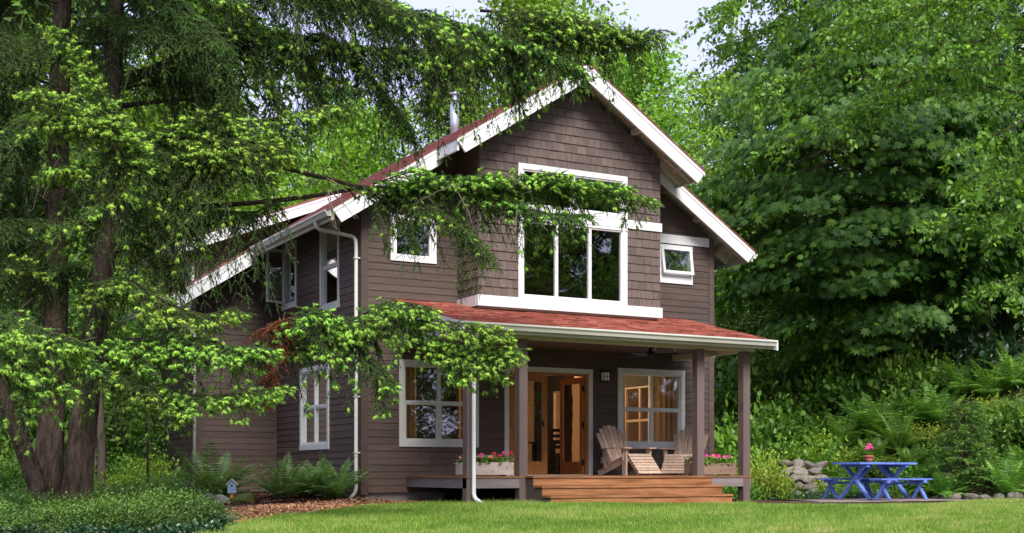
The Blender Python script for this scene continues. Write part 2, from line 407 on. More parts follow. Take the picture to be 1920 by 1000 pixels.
def cladding(fr, poly, ops, z0, expo, parent, piece, mat, cols=None, th=.022, as_pieces=True, seed=1):
    """rows of boards (cols None) or shingles, each its own piece, plus one backing sheet"""
    rr = random.Random(seed)
    top = max(p[1] for p in poly); z = z0; bk = MB(fr); allb = MB(fr); k = 0; objs = []
    while z < top-.02:
        z1 = min(z+expo, top); rows = subrows(poly, ops, z, z1)
        pieces = []
        for a, b, iv in rows:
            for q in iv: bk.hexa([(q[0], .002, a), (q[1], .002, a), (q[1], -.05, a), (q[0], -.05, a), (q[2], .002, b), (q[3], .002, b), (q[3], -.05, b), (q[2], -.05, b)])
        if cols is None:
            if len(rows) == 1:
                for q in rows[0][2]:
                    L_ = q[1]-q[0]
                    if L_ > 2.6 and abs(q[0]-q[2]) < .01 and abs(q[1]-q[3]) < .01:      # butt joint
                        c = q[0]+L_*rr.uniform(.25, .75); pieces += [[(rows[0][0], rows[0][1], (q[0], c-.003, q[2], c-.003))], [(rows[0][0], rows[0][1], (c+.003, q[1], c+.003, q[3]))]]
                    else: pieces.append([(rows[0][0], rows[0][1], q)])
            else:
                # notched board: keep it one piece where a full-width strip joins it
                bx = [(a, b, q) for a, b, iv in rows for q in iv]; grp = list(range(len(bx)))
                for i in range(len(bx)):
                    for k2 in range(i):
                        A, B_ = bx[i], bx[k2]
                        if (abs(A[0]-B_[1]) < 1e-6 or abs(A[1]-B_[0]) < 1e-6) and min(A[2][1], B_[2][1])-max(A[2][0], B_[2][0]) > .005:
                            ga, gb = grp[i], grp[k2]; grp = [ga if g == gb else g for g in grp]
                pieces = [[bx[i] for i in range(len(bx)) if grp[i] == g] for g in sorted(set(grp))]
        else:
            if rows:
                xl = min(q[0] for r in rows for q in r[2]) if any(r[2] for r in rows) else 0
                xr = max(q[1] for r in rows for q in r[2]) if any(r[2] for r in rows) else 0
                x = xl-rr.uniform(0, .14)
                while x < xr:
                    w = rr.uniform(*cols); c0, c1 = x, x+w-.005; x += w
                    if xr-x < .05: c1 = xr+.01; x = xr+1
                    pc = []
                    for a, b, iv in rows:
                        for q in iv:
                            qq = (max(q[0], c0), min(q[1], c1), max(q[2], c0), min(q[3], c1))
                            if qq[1]-qq[0] > .012 or qq[3]-qq[2] > .012:
                                pc.append((a, b, (qq[0], max(qq[0], qq[1]), qq[2], max(qq[2], qq[3]))))
                    if pc: pieces.append(pc)
        for pc in pieces:
            mb = MB(fr); j = rr.uniform(-.002, .003); dzj = rr.uniform(-.004, .004) if cols else 0
            for a, b, q in pc:
                g = .005 if abs(b-z1) < 1e-6 else 0
                t0 = th+j-(th*.65 if cols else .008)*0; t1 = th*(.35 if cols else .55)+j
                lo = dzj if abs(a-z) < 1e-6 else 0
                h_ = (lambda zz: t0+(t1-t0)*(zz-z)/(z1-z))
                mb.hexa([(q[0], h_(a), a+lo), (q[1], h_(a), a+lo), (q[1], .003, a+lo), (q[0], .003, a+lo),
                         (q[2], h_(b-g), b-g), (q[3], h_(b-g), b-g), (q[3], .003, b-g), (q[2], .003, b-g)])
            if as_pieces: objs.append(mb.build(piece, mat, parent))
            else:
                allb.v, n0 = allb.v, len(allb.v)
                allb.v += mb.v; allb.f += [tuple(i+n0 for i in f) for f in mb.f]
        z = z1
    if not as_pieces: 
        o = allb.build(piece, mat, parent); o['kind'] = 'stuff'
    return bk
def wall(name, fr, poly, ops, z0, expo, piece='siding_board', mat=None, **k):
    ph = MB(fr)
    root = empty(name, tuple(ORG['house']))            # temporary holder replaced by the backing mesh
    bk = cladding(fr, poly, ops, z0, expo, root, piece, mat or m_side, **k)
    o = bk.build(name+'_core', m_back, house)
    nm = root.name
    for ch in list(root.children): ch.parent = o; reg(ch, ORG['house'])
    bpy.data.objects.remove(root); o.name = name
    reg(o, ORG['house'])
    return o
UL_W = (.66, 1.42, 4.7, 5.39); LL_W = (.84, 2.34, 1.17, 2.63); RR_W = (5.81, 7.33, 1.17, 2.66); RA_W = (6.82, 7.58, 4.8, 5.39)
DOOR = (3.12, 4.99, .5, 2.6)
BAYW = (2.95, 5.26, 3.98, 5.44); BAYT = (2.95, 5.26, 5.74, 6.43)
LW_L = (-3.3, -1.78, 1.14, 2.66); LW_UR = (-2.1, -1.2, 3.9, 5.42); LW_UL = (-4.47, -3.7, 4.2, 5.42)
RT = .34
top0 = roofz(0)-.24
# ground-floor and upper front wall
wall('front_wall', FRONT, [(0, .2), (W8, .2), (W8, top0), (6.1, roofz(6.1)-.24), (4.09, roofz(6.1)-.2), (2.05, roofz(2.05)-.24), (0, top0)],
     [UL_W, LL_W, RR_W, RA_W, DOOR, (2.06, 6.13, 3.75, 9)], .2, .1315, seed=2)
wall('side_wall', LEFT, [(-4.96, .2), (0, .2), (0, top0), (-4.96, top0)], [LW_L, LW_UR, LW_UL], .2, .1315, seed=3)
wall('rear_wing_wall', JOG, [(-1.78, .15), (0, .15), (0, roofz(0)+.0), (1.25, roofz(1.25)), (1.25, 6.55), (-1.78, 5.38)], [], .15, .1315, seed=4)
wall('rear_side_wall', REARL, [(-7.8, .15), (-4.96, .15), (-4.96, 5.35), (-7.8, 5.35)], [(-6.1, -5.4, 4.2, 5.1)], .15, .1315, seed=5, as_pieces=False)
RW1 = (2.1, 3.3, 1.0, 2.6); RW2 = (5.6, 6.7, 1.0, 2.7)
wall('right_wall', RIGHT, [(0, .2), (7.8, .2), (7.8, top0), (0, top0)], [RW1, RW2], .2, .1315, seed=6, as_pieces=False)
wall('bay_wall', BAYF, [(2.01, 3.94), (6.18, 3.94), (6.18, roofz(6.18)-.2), (4.09, roofz(4.09)-.2), (2.01, roofz(2.01)-.2)],
     [BAYW, BAYT, (2.8, 6.18, 5.49, 5.67)], 3.94, .172, piece='shingle', mat=m_shing, cols=(.12, .2), th=.026, seed=8)
wall('bay_side_wall', BAYL, [(0, 3.94), (.865, 3.94), (.865, roofz(2.01)-.24), (0, roofz(2.01)-.24)], [], 3.94, .172, piece='shingle', mat=m_shing, cols=(.3, .5), th=.026, seed=9)
mb = MB(); mb.box(0.02, W8-.02, 7.74, 7.8, .2, top0); mb.box(-1.76, 0.02, 7.74, 7.8, .2, 5.2); mb.build('rear_wall', m_side, house)
MB().box(6.13, 6.18, -.86, 0, 3.94, roofz(6.18)-.24).build('bay_side_wall', m_shing, house)
MB().box(-1.72, W8-.06, 5.02, 7.7, -.3, .15).box(.06, W8-.06, .06, 5, -.3, .2).build('foundation', m_conc, house)
# corner boards, bands
def part(name, mat, mb, parent=house, **k): return mb.build(name, mat, parent, **k)
part('corner_board', m_side, MB().box(-.034, .10, -.034, -.002, .16, top0))
part('corner_board', m_side, MB().box(-.034, -.002, 0.0, .10, .16, top0))
part('corner_board', m_side, MB().box(W8-.10, W8+.034, -.034, -.002, .16, top0))
part('corner_board', m_side, MB().box(-1.814, -1.70, 4.926, 4.958, .15, 5.3))
part('bay_base_band', m_white, MB(BAYF).box(1.97, 6.22, -.03, .045, 3.735, 3.94))
part('bay_base_band', m_white, MB().box(1.965, 2.008, -.832, 0.0, 3.735, 3.935))
part('bay_floor', m_cream, MB().box(2.03, 6.16, -.83, .0, 3.70, 3.733))
part('belly_band', m_white, MB(BAYF).box(2.83, 6.21, .0, .04, 5.495, 5.665))
part('belly_band', m_white, MB(FRONT).box(6.20, W8-.10, .003, .034, 5.44+.03, 5.66))
def ring(mb, u0, u1, v0, v1, w, o0, o1, wb=None, wt=None):
    wb = w if wb is None else wb; wt = w if wt is None else wt
    mb.box(u0, u0+w, o0, o1, v0+wb, v1-wt); mb.box(u1-w, u1, o0, o1, v0+wb, v1-wt)
    mb.box(u0, u1, o0, o1+.004, v1-wt, v1); mb.box(u0, u1, o0, o1+.006, v0, v0+wb)
def window(name, fr, op, cols=1, rows=(1.,), cw=.1, bot=.1, topc=None, label=None, mat=None, th=.04):
    u0, u1, v0, v1 = op; mat = mat or m_white
    o = MB(fr); ring(o, u0-cw, u1+cw, v0-bot, v1+(topc or cw), cw+.004, .0, th, wb=bot+.004, wt=(topc or cw)+.004)
    o = o.build(name, mat, house)
    if label: o['label'] = label
    s = MB(fr); ring(s, u0+.0, u1-.0, v0, v1, .035, -.06, .018)
    w = (u1-u0)/cols; zs = [v0]
    for r in rows: zs.append(zs[-1]+(v1-v0)*r)
    for i in range(1, cols): s.box(u0+w*i-.03, u0+w*i+.03, -.055, .016, v0+.03, v1-.03)
    for z in zs[1:-1]:
        for i in range(cols): s.box(u0+w*i+.03, u0+w*(i+1)-.03, -.05, .014, z-.028, z+.028)
    s.build('sash', mat, o)
    for i in range(cols):
        for j in range(len(rows)):
            p = MB(fr).box(u0+w*i+.026, u0+w*(i+1)-.026, -.028, -.022, zs[j]+.024, zs[j+1]-.024)
            p.build('pane', m_glass, o)
            if j == 0 and len(rows) > 1:
                q = MB(fr); ring(q, u0+w*i+.03, u0+w*(i+1)-.03, zs[j]+.03, zs[j+1]-.026, .028, -.02, .004); q.build('sash', mat, o)
    return o
m_sashd = M('darkened_inner_sash', (.2, .15, .12), .5)  # sash colour darkened so the lamp light on it glows less
m_wing = M('greyer_white_trim', (.56, .57, .55), .5, .08, 2, objvar=.03)  # a greyer white than the main trim paint
window('window', FRONT, UL_W, 1, (1.,), .1, .1, label='small square white window on upper front wall')
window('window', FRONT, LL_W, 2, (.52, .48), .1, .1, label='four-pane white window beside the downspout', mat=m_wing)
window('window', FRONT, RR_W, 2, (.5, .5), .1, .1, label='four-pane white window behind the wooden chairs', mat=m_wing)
window('window', BAYF, BAYW, 3, (1.,), .1, .05, topc=.045, label='wide three-pane white window in the shingled bay')
window('window', BAYF, BAYT, 2, (1.,), .1, .07, label='white transom window under the gable peak')
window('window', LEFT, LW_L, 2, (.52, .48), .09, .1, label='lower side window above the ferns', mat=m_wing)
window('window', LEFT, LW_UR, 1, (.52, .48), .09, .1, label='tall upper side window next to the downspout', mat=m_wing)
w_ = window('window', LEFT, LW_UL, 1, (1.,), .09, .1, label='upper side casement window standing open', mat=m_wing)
# the open casement leaf of that window, hinged at its far jamb
cs = MB(((0, 4.42, 0), (-.9, -.43), (-.43, .9)))
ring(cs, .03, .55, 4.23, 5.40, .05, -.02, .02); cs.build('casement_leaf', m_wing, w_)
MB(((0, 4.42, 0), (-.9, -.43), (-.43, .9))).box(.08, .50, -.003, .003, 4.28, 5.35).build('pane', m_glass, w_)
w_ = window('window', FRONT, RA_W, 1, (1.,), .05, .18, topc=.05, label='small awning window pushed open, right of the bay')
aw = MB(); n_ = 8
ax = ((0, 0, 0),)
def awn(u, o, s):   # local awning leaf coordinates: hinge at top, swung out
    a = math.radians(9); zt = RA_W[3]-.01
    return (u, -(.035+s*math.sin(a)+o*math.cos(a)), zt-s*math.cos(a)+o*math.sin(a))
def awbox(mb, u0, u1, s0, s1, o0=-.02, o1=.02):
    mb.hexa([awn(u0, o1, s1), awn(u1, o1, s1), awn(u1, o0, s1), awn(u0, o0, s1), awn(u0, o1, s0), awn(u1, o1, s0), awn(u1, o0, s0), awn(u0, o0, s0)])
hh = RA_W[3]-RA_W[2]-.02
awbox(aw, 6.80, 6.86, 0, hh); awbox(aw, 7.54, 7.60, 0, hh); awbox(aw, 6.86, 7.54, 0, .05); awbox(aw, 6.86, 7.54, hh-.06, hh)
aw.build('awning_leaf', m_white, w_)
aw = MB(); awbox(aw, 6.85, 7.55, .045, hh-.055, -.004, .004); aw.build('pane', m_glass, w_)
window('window', RIGHT, RW1, 2, (.5, .5), mat=m_sashd); window('window', RIGHT, RW2, 1, (1.,), mat=m_sashd); window('window', REARL, (-6.1, -5.4, 4.2, 5.1), 1, (1.,), mat=m_wing)
# ---- french doors
dr = MB(FRONT); ring(dr, 3.02, 5.09, .515, 2.70, .10, .0, .035, wb=.012)
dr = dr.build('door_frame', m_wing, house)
jb = MB(FRONT); jb.box(3.121, 3.16, -.1, .012, .52, 2.599); jb.box(4.93, 4.989, -.1, .012, .52, 2.599); jb.box(3.16, 4.93, -.1, .01, 2.55, 2.598); jb.box(3.1, 5.0, -.1, .03, .516, .535)
jb.build('jamb', m_fir, dr)
def leaf_door(name, fr, w, hinge_side):
    d = MB(fr); z0, z1 = .54, 2.545
    d.box(0, .115, -.022, .022, z0, z1); d.box(w-.115, w, -.022, .022, z0, z1)
    d.box(.115, w-.115, -.021, .021, z0, z0+.26); d.box(.115, w-.115, -.021, .021, z1-.13, z1)
    d = d.build(name, m_fir, dr)
    MB(fr).box(.112, w-.112, -.005, .005, z0+.255, z1-.125).build('pane', m_glass, dr)
    for z in (.78, 1.55, 2.3): MB(fr).box(hinge_side*w-.02, hinge_side*w+.02, -.03, .03, z-.06, z+.06).build('hinge', m_black, dr)
leaf_door('door_leaf', ((3.163, .04, 0), (1, 0), (0, -1)), .87, 0)
th = math.radians(88)
leaf_door('door_leaf', ((4.92-.86*math.cos(th), .06+.86*math.sin(th), 0), (math.cos(th), -math.sin(th)), (-math.sin(th), -math.cos(th))), .86, 1)
MB().box(3.9, 3.93, -.03, .02, 1.5, 1.62).build('door_handle', m_black, dr)
# ---- interior shell seen through the panes
it = MB(); it.box(.1, W8-.1, .1, 7.7, .46, .5); it.build('floor', m_floor, house)
it = MB(); it.box(.1, W8-.1, .1, 7.7, 3.25, 3.3); it.build('ceiling', m_ceil, house)
it = MB(); it.box(.1, W8-.1, .1, 7.7, 3.62, 3.66); it.build('upper_floor', m_floor, house)
it = MB(); it.box(.1, 2.9, 3.2, 3.26, .5, 3.25); it.box(2.9, 2.96, 1.9, 3.2, .5, 3.25); it.box(7.4, W8-.1, 4.4, 4.46, .5, 3.25)
it.box(.1, W8-.1, 7.64, 7.7, .5, 3.25); it.box(.08, .1, .1, 7.6, 3.3, 5.2); it.build('inner_wall', m_wallin, house)
it = MB(); it.box(4.6, 5.6, 5.0, 5.06, .5, 3.25); it.prism([(.1, 3.0, 3.66), (W8-.1, 3.0, 3.66), (W8-.1, 3.0, roofz(W8-.1)-.3), (4.09, 3.0, roofz(4.09)-.3), (.1, 3.0, roofz(.1)-.3)], (0, .06, 0)); it.build('inner_wall', m_redin, house)
cu = MB()
for (x0, x1, y) in ((.8, 1.25, .28), (6.75, 7.4, .35)):
    n = 14; P = []
    for i in range(n+1): P.append((x0+(x1-x0)*i/n, y+.03*math.sin(i*1.9)))
    for i in range(n): cu.add([(*P[i], .6), (*P[i+1], .6), (*P[i+1], 2.75), (*P[i], 2.75)], [(0, 1, 2, 3)])
cu.build('curtain', m_curt, house)
def lamp(name, loc, e, label):
    r = empty(name, loc); tag(r, label, 'lamp')
    b = MB().lathe([(.005, -.045), (.035, -.03), (.045, 0), (.03, .035), (.012, .06)], 12).build('bulb', emit_mat('warm_bulb', (1, .55, .2), 22), r, True, local=True)
    MB().tube([(0, 0, .06), (0, 0, 3.24-loc[2])], .006, 6).build('cord', m_black, r, local=True)
    l = bpy.data.lights.new('lamp_light', 'POINT'); l.energy = e; l.color = (1, .62, .32); l.shadow_soft_size = .06
    lo = bpy.data.objects.new('lamp_light', l); C.objects.link(lo); lo.parent = r; lo.location = (0, 0, -.1)
p_ = at(1071, 764, 28.6); lamp('pendant_lamp', tuple(p_), 45, 'small glowing pendant bulb inside the open doorway')
p_ = at(1062, 718, 30.5); lamp('pendant_lamp', tuple(p_), 70, 'glowing ceiling lamp above the doorway view')

# ---- roofs
def tabtint(o, seed):
    rg = np.random.default_rng(seed); n = len(o.data.polygons)
    a = o.data.attributes.new('tint', 'FLOAT', 'FACE'); a.data.foreach_set('value', np.repeat(np.clip(rg.normal(.5, .22, n//6+1), 0, 1), 6)[:n].astype(np.float32))
def slab(mb, x0, x1, y0, y1, t, zf=roofz, off=0):
    mb.hexa([(x0, y0, zf(x0)-t+off), (x1, y0, zf(x1)-t+off), (x1, y1, zf(x1)-t+off), (x0, y1, zf(x0)-t+off), (x0, y0, zf(x0)+off), (x1, y0, zf(x1)+off), (x1, y1, zf(x1)+off), (x0, y1, zf(x0)+off)])
YB, YM, YE = -1.43, -.5, 8.3
ERR = 2*RIDGE-ER
zdor = lambda x: 5.37+.396*(x+2.36)
rf = MB(); 
slab(rf, ER-.03, RIDGE, YM-.02, YE, .035); slab(rf, RIDGE, ERR+.03, YM-.02, YE, .035)
slab(rf, 1.29, RIDGE, YB-.02, YM-.02, .035); slab(rf, RIDGE, 6.89, YB-.02, YM-.02, .035)
slab(rf, -2.56, ER-.03, 4.13, 5.1, .035)
main_roof = rf.build('roof', m_pinkroof, house)
# lapped courses so the slope reads as shingles
cr = MB()
x = ER; k = 0
while x < RIDGE-.1:
    y0 = YB-.02 if x > 1.3 else YM-.02
    for s in (0, 1):
        xa, xb = (x, x+.16) if not s else (2*RIDGE-x-.16, 2*RIDGE-x)
        za, zb = roofz(xa), roofz(xb)
        a, b = (.014, .002) if not s else (.002, .014)
        y = y0-((k*.37) % .3)
        while y < YE:
            ya, yb = max(y, y0), min(y+.3, YE)-.004; y += .3
            if yb-ya > .02: cr.hexa([(xa, ya, za-.01), (xb, ya, zb-.01), (xb, yb, zb-.01), (xa, yb, za-.01), (xa, ya, za+a), (xb, ya, zb+b), (xb, yb, zb+b), (xa, yb, za+a)])
            if ya > 5.5 and s: break
    k += 1
    x += .16
o = cr.build('shingle_courses', lm_tabp, main_roof); o['kind'] = 'stuff'; tabtint(o, 4)
MB().prism([(-2.39, 4.43, zdor(-2.39)), (1.45, 4.43, zdor(1.45)), (1.45, 4.43, zdor(1.45)+.04), (-2.39, 4.43, zdor(-2.39)+.04)], (0, 3.9, 0)).build('dormer_roof', m_pinkroof, house)
MB().prism([(-2.36, 4.49, zdor(-2.36)-.08), (1.3, 4.49, zdor(1.3)-.08), (1.3, 4.49, zdor(1.3)-.004), (-2.36, 4.49, zdor(-2.36)-.004)], (0, 3.8, 0)).build('soffit', m_cream, house)
sf = MB(); slab(sf, ER+.03, RIDGE, YM+.05, YE-.05, .05, off=-.04); slab(sf, RIDGE, ERR-.03, YM+.05, YE-.05, .05, off=-.04)
slab(sf, 1.33, RIDGE, YB+.05, YM+.05, .05, off=-.04); slab(sf, RIDGE, 6.85, YB+.05, YM+.05, .05, off=-.04)
slab(sf, -2.5, ER+.03, 4.2, 5.0, .05, off=-.04)
sf.build('soffit', m_cream, house)
def barge(name, xa, xb, y, zf=roofz, h=.33, t=.05, mat=None, drop=.0):
    b = MB(); za, zb = zf(xa)-.042-drop, zf(xb)-.042-drop
    b.hexa([(xa, y, za-h), (xb, y, zb-h), (xb, y+t, zb-h), (xa, y+t, za-h), (xa, y, za), (xb, y, zb), (xb, y+t, zb), (xa, y+t, za)])
    bo = b.build(name, mat or m_white, house)
    # narrow drip strip along the top of the board
    b = MB(); b.hexa([(xa, y-.012, za-.06), (xb, y-.012, zb-.06), (xb, y-.001, zb-.06), (xa, y-.001, za-.06), (xa, y-.012, za+.004), (xb, y-.012, zb+.004), (xb, y-.001, zb+.004), (xa, y-.001, za+.004)])
    b.build('drip_edge', mat or m_white, bo)
def barge_cut(name, xe, xr, y):     # board whose lower end is cut square to its length
    s = 1 if xr > xe else -1
    b = MB(); h = .33; c = .17*s
    ze, zr = roofz(xe)-.042, roofz(xr)-.042; xl = xe+c
    lo = [(xl, y, roofz(xl)-.042-h), (xr, y, zr-h), (xr, y, zr), (xe, y, ze)]
    if s < 0: lo = lo[::-1]
    b.prism(lo, (0, .05, 0)); bo = b.build(name, m_white, house)
    b = MB(); b.hexa([(xe, y-.012, ze-.06), (xr, y-.012, zr-.06), (xr, y-.001, zr-.06), (xe, y-.001, ze-.06), (xe, y-.012, ze+.004), (xr, y-.012, zr+.004), (xr, y-.001, zr+.004), (xe, y-.001, ze+.004)])
    b.build('drip_edge', m_white, bo)
barge_cut('barge_board', 1.28, RIDGE-.001, YB); barge_cut('barge_board', 6.90, RIDGE+.001, YB)
barge_cut('barge_board', ER-.02, 1.40, YM); barge_cut('barge_board', ERR+.02, 6.05, YM)
barge_cut('barge_board', -2.56, ER+.05, 4.15)
barge('barge_board', -2.36, 1.3, 4.45, zf=lambda x: zdor(x)+.04, h=.24)
# bay eave boards and exposed rafters
part('eave_board', m_white, MB().box(1.30, 1.34, YB+.05, YM, roofz(1.32)-.26, roofz(1.32)-.05))
part('eave_board', m_cream, MB().box(6.82, 6.86, YB+.05, YM+.6, roofz(6.84)-.22, roofz(6.84)-.05))
for (xx, y0, y1) in ((6.5, YB+.05, -.87), (5.5, YB+.05, -.87), (2.7, YB+.05, -.87), (7.7, YM+.05, -.01), (8.55, YM+.05, .6)):
    part('lookout', m_cream, MB().box(xx-.045, xx+.045, y0, y1, roofz(xx)-.22, roofz(xx)-.1))
for y in (-1.05, -.7):
    part('rafter', m_cream, MB().beam((6.2, y, roofz(6.2)-.16), (6.82, y, roofz(6.82)-.16), .07, .12))
for y in (-.2, .4):
    part('rafter', m_cream, MB().beam((8.2, y, roofz(8.2)-.16), (8.9, y, roofz(8.9)-.16), .07, .12))
def gutter(p0, p1, out, name='gutter', parent=house, mat=None):
    """K-style gutter from p0 to p1 (top inner edge), out = outward direction"""
    out = np.array([*out, 0.]); prof = [(0, 0), (0, -.11), (.075, -.11), (.095, -.06), (.125, -.03), (.125, 0), (.11, 0), (.105, -.025), (.07, -.1), (.012, -.1), (.012, 0)]
    p0 = np.array(p0, float); p1 = np.array(p1, float)
    b = MB(); b.prism([p0+out*a+Z*z for a, z in prof], p1-p0)
    return b.build(name, mat or m_gutter, parent)
gutter((ER-.03, YM+.06, EZ-.06), (ER-.03, 4.12, EZ-.06), (-1, 0))
gutter((-2.57, 4.2, roofz(-2.57)-.06), (-2.57, 8.2, roofz(-2.57)-.06), (-1, 0))
gutter((-2.41, 4.48, zdor(-2.41)-.02), (-2.41, 8.3, zdor(-2.41)-.02), (-1, 0))
gutter((ERR+.03, YM+.06, EZ-.06), (ERR+.03, YE, EZ-.06), (1, 0))
part('eave_board', m_cream, MB().box(ER-.026, ER+.02, YM+.06, 4.12, EZ-.24, EZ-.05))
part('eave_board', m_cream, MB().box(ERR-.02, ERR+.026, YM+.06, YE-.1, EZ-.24, EZ-.05))
def pipe(name, pts, r=.036, mat=None): 
    P = []
    for i, p in enumerate(pts):
        p = np.array(p, float)
        if 0 < i < len(pts)-1:
            a = np.array(pts[i-1], float); c = np.array(pts[i+1], float)
            da = nrm(a-p)*.07; dc = nrm(c-p)*.07
            P += [p+da, p+da*.35+dc*.35, p+dc]
        else: P.append(p)
    o = MB().tube(P, r, 10).build(name, mat or m_gutter, house, smooth=True)
    return o
d1 = pipe('downspout', [(ER-.08, .22, EZ-.17), (ER-.08, .22, EZ-.30), (-.1, .10, 5.0), (-.1, .06, 4.85), (-.1, .06, .22), (-.32, -.12, .06)])
for z in (4.6, 2.95, 2.0, .95): MB().box(-.145, -.03, .015, .105, z-.012, z+.012).build('strap', m_gutter, d1)
pipe('downspout', [(ERR+.1, -.3, EZ-.17), (ERR+.1, -.3, EZ-.24), (W8+.08, .0, 5.0), (W8+.08, .0, .1)])
pipe('downspout', [(-2.48, 4.6, zdor(-2.41)-.12), (-2.48, 4.62, zdor(-2.41)-.2), (-1.9, 4.88, 5.1), (-1.9, 4.88, 4.75), (-1.9, 4.88, 4.62)])
pipe('downspout', [(-2.62, 4.5, roofz(-2.57)-.17), (-2.62, 4.5, roofz(-2.57)-.25), (-1.87, 4.86, 3.55), (-1.87, 4.86, .1)])
# flue
fl = at(852, 245, 28.6); fx, fy = fl[0], fl[1]; fz = roofz(fx)
f = MB().lathe([(.1, fz-.3), (.1, fz+.72)], 18, (fx, fy, 0)).build('flue', m_metal, house, True)
MB().lathe([(.12, fz+.70), (.12, fz+.75), (.075, fz+.76), (.075, fz+.84), (.12, fz+.845), (.115, fz+.88), (.03, fz+.93)], 18, (fx, fy, 0)).build('flue_cap', m_metal, f)

# ---- porch
PX0, PX1, PEY, PY0 = .58, 7.43, -2.93, 3.15
zp = lambda y: PY0+.246*(y-PEY)
def pslab(mb, x0, x1, y0, y1, t, off=0):
    mb.hexa([(x0, y0, zp(y0)-t+off), (x1, y0, zp(y0)-t+off), (x1, y1, zp(y1)-t+off), (x0, y1, zp(y1)-t+off), (x0, y0, zp(y0)+off), (x1, y0, zp(y0)+off), (x1, y1, zp(y1)+off), (x0, y1, zp(y1)+off)])
pr = MB(); pslab(pr, PX0, PX1, PEY-.04, -.03, .03); pr = pr.build('porch_roof', m_redroof, house)
cr = MB(); y = PEY-.04; rr = random.Random(3)
while y < -.05:
    x = PX0-rr.uniform(0, .3); y1 = min(y+.14, -.03)
    while x < PX1:
        x1 = min(x+rr.uniform(.24, .34), PX1); xa = max(x, PX0); t = rr.uniform(.012, .024)
        if x1-xa > .02: cr.hexa([(xa+.002, y, zp(y)), (x1-.002, y, zp(y)), (x1-.002, y1, zp(y1)), (xa+.002, y1, zp(y1)), (xa+.002, y, zp(y)+t), (x1-.002, y, zp(y)+t), (x1-.002, y1, zp(y1)+.004), (xa+.002, y1, zp(y1)+.004)])
        x = x1
    y = y1
o = cr.build('shingle_courses', lm_tab, pr); o['kind'] = 'stuff'; tabtint(o, 5)
# fallen needles and twigs caught on the porch roof
nb = MB()
for i in range(70):
    x, y = rr.uniform(PX0, PX1), rr.uniform(PEY, -.2); a = rr.uniform(0, 3.14); l = rr.uniform(.02, .06)
    nb.beam((x, y, zp(y)+.02), (x+l*math.cos(a), y+l*math.sin(a), zp(y+l*math.sin(a))+.022), .016, .008)
nb.build('roof_debris', m_black, pr)['kind'] = 'stuff'
g_ = gutter((PX1-.02, PEY-.02, PY0-.005), (PX0+.02, PEY-.02, PY0-.005), (0, -1), parent=pr)
MB().box(PX0+.01, PX1-.01, PEY-.016, PEY+.03, PY0-.17, PY0-.04).build('fascia', m_cream, pr)
for xx in (PX0-.002, PX1-.038):
    b = MB(); b.hexa([(xx, PEY-.13, zp(PEY)-.2), (xx+.04, PEY-.13, zp(PEY)-.2), (xx+.04, -.04, zp(-.04)-.24), (xx, -.04, zp(-.04)-.24), (xx, PEY-.13, zp(PEY)-.02), (xx+.04, PEY-.13, zp(PEY)-.02), (xx+.04, -.04, zp(-.04)-.035), (xx, -.04, zp(-.04)-.035)])
    b.build('rake_board', m_white, pr)
MB().box(.72, 7.25, -2.58, -2.40, 2.955, 3.17).build('beam', m_cream, pr)
MB().box(.72, .86, -2.40, -.03, 2.96, 3.16).build('beam', m_cream, pr); MB().box(7.1, 7.25, -2.40, -.03, 2.96, 3.16).build('beam', m_cream, pr)
x = .86; k = 0
while x < 7.09:
    x1 = min(x+.135, 7.095); MB().box(x, x1-.006, -2.395, -.035, 3.075, 3.095).build('ceiling_board', m_post, pr); x = x1
b = MB(); b.prism([(PX0+.04, 0, 0)]*0+[(0, PEY+.03, PY0-.06), (0, -2.59, PY0-.06), (0, -2.59, PY0-.03), (0, PEY+.03, PY0-.03)], (1, 0, 0)) if False else None
MB().box(PX0+.05, PX1-.05, PEY+.03, -2.585, 3.02, 3.05).build('soffit', m_cream, pr)
PW = .085
for xx in (.985, 2.03, 5.94, 7.06):
    p = MB(); y = -2.48
    p.box(xx-PW, xx+PW, y-PW, y+PW, -.15, 2.955)
    p = p.build('post', m_post, house)
    bv = p.modifiers.new('bevel', 'BEVEL'); bv.width = .008; bv.segments = 2
DZ = .515
deck = MB().box(.93, 7.11, -2.40, -.04, .30, .36).build('deck', m_black, house)  # black base sheet, the dark under the deck put into its colour
y = -2.575; 
while y < -.06:
    y1 = y+.14
    MB().box(.88, 7.18, y, min(y1, -.036)-.006, DZ-.035, DZ).build('deck_board', m_deck, deck); y = y1
for (a, b, c, d, nm) in ((.9, 2.1, -2.56, -2.52, 0), (5.98, 7.16, -2.56, -2.52, 0), (.9, .94, -2.518, -.04, 0), (7.12, 7.16, -2.518, -.04, 0)):
    MB().box(a, b, c, d, DZ-.21, DZ-.037).build('fascia', m_deckgrey, deck)
MB().box(2.1, 5.98, -2.515, -2.48, DZ-.3, DZ-.037).build('fascia', m_deckgrey, deck)
MB().box(1.5, 6.6, -.5, -.4, -.1, .3).box(2.2, 2.3, -2.4, -2.3, -.1, .3).build('joist', m_black, deck)  # supports coloured black for the shade below the boards
for si, s in enumerate((2.08, 3.4, 4.7, 5.93)):
    st_ = MB().prism([(s, -2.52, -.05), (s, -2.52, .46), (s, -2.80, .46), (s, -2.80, .29), (s, -3.10, .29), (s, -3.10, .12), (s, -3.40, .12), (s, -3.40, -.05)], (.05, 0, 0)).build('steps' if si == 0 else 'stringer', m_post, house if si == 0 else steps)
    if si == 0: steps = st_
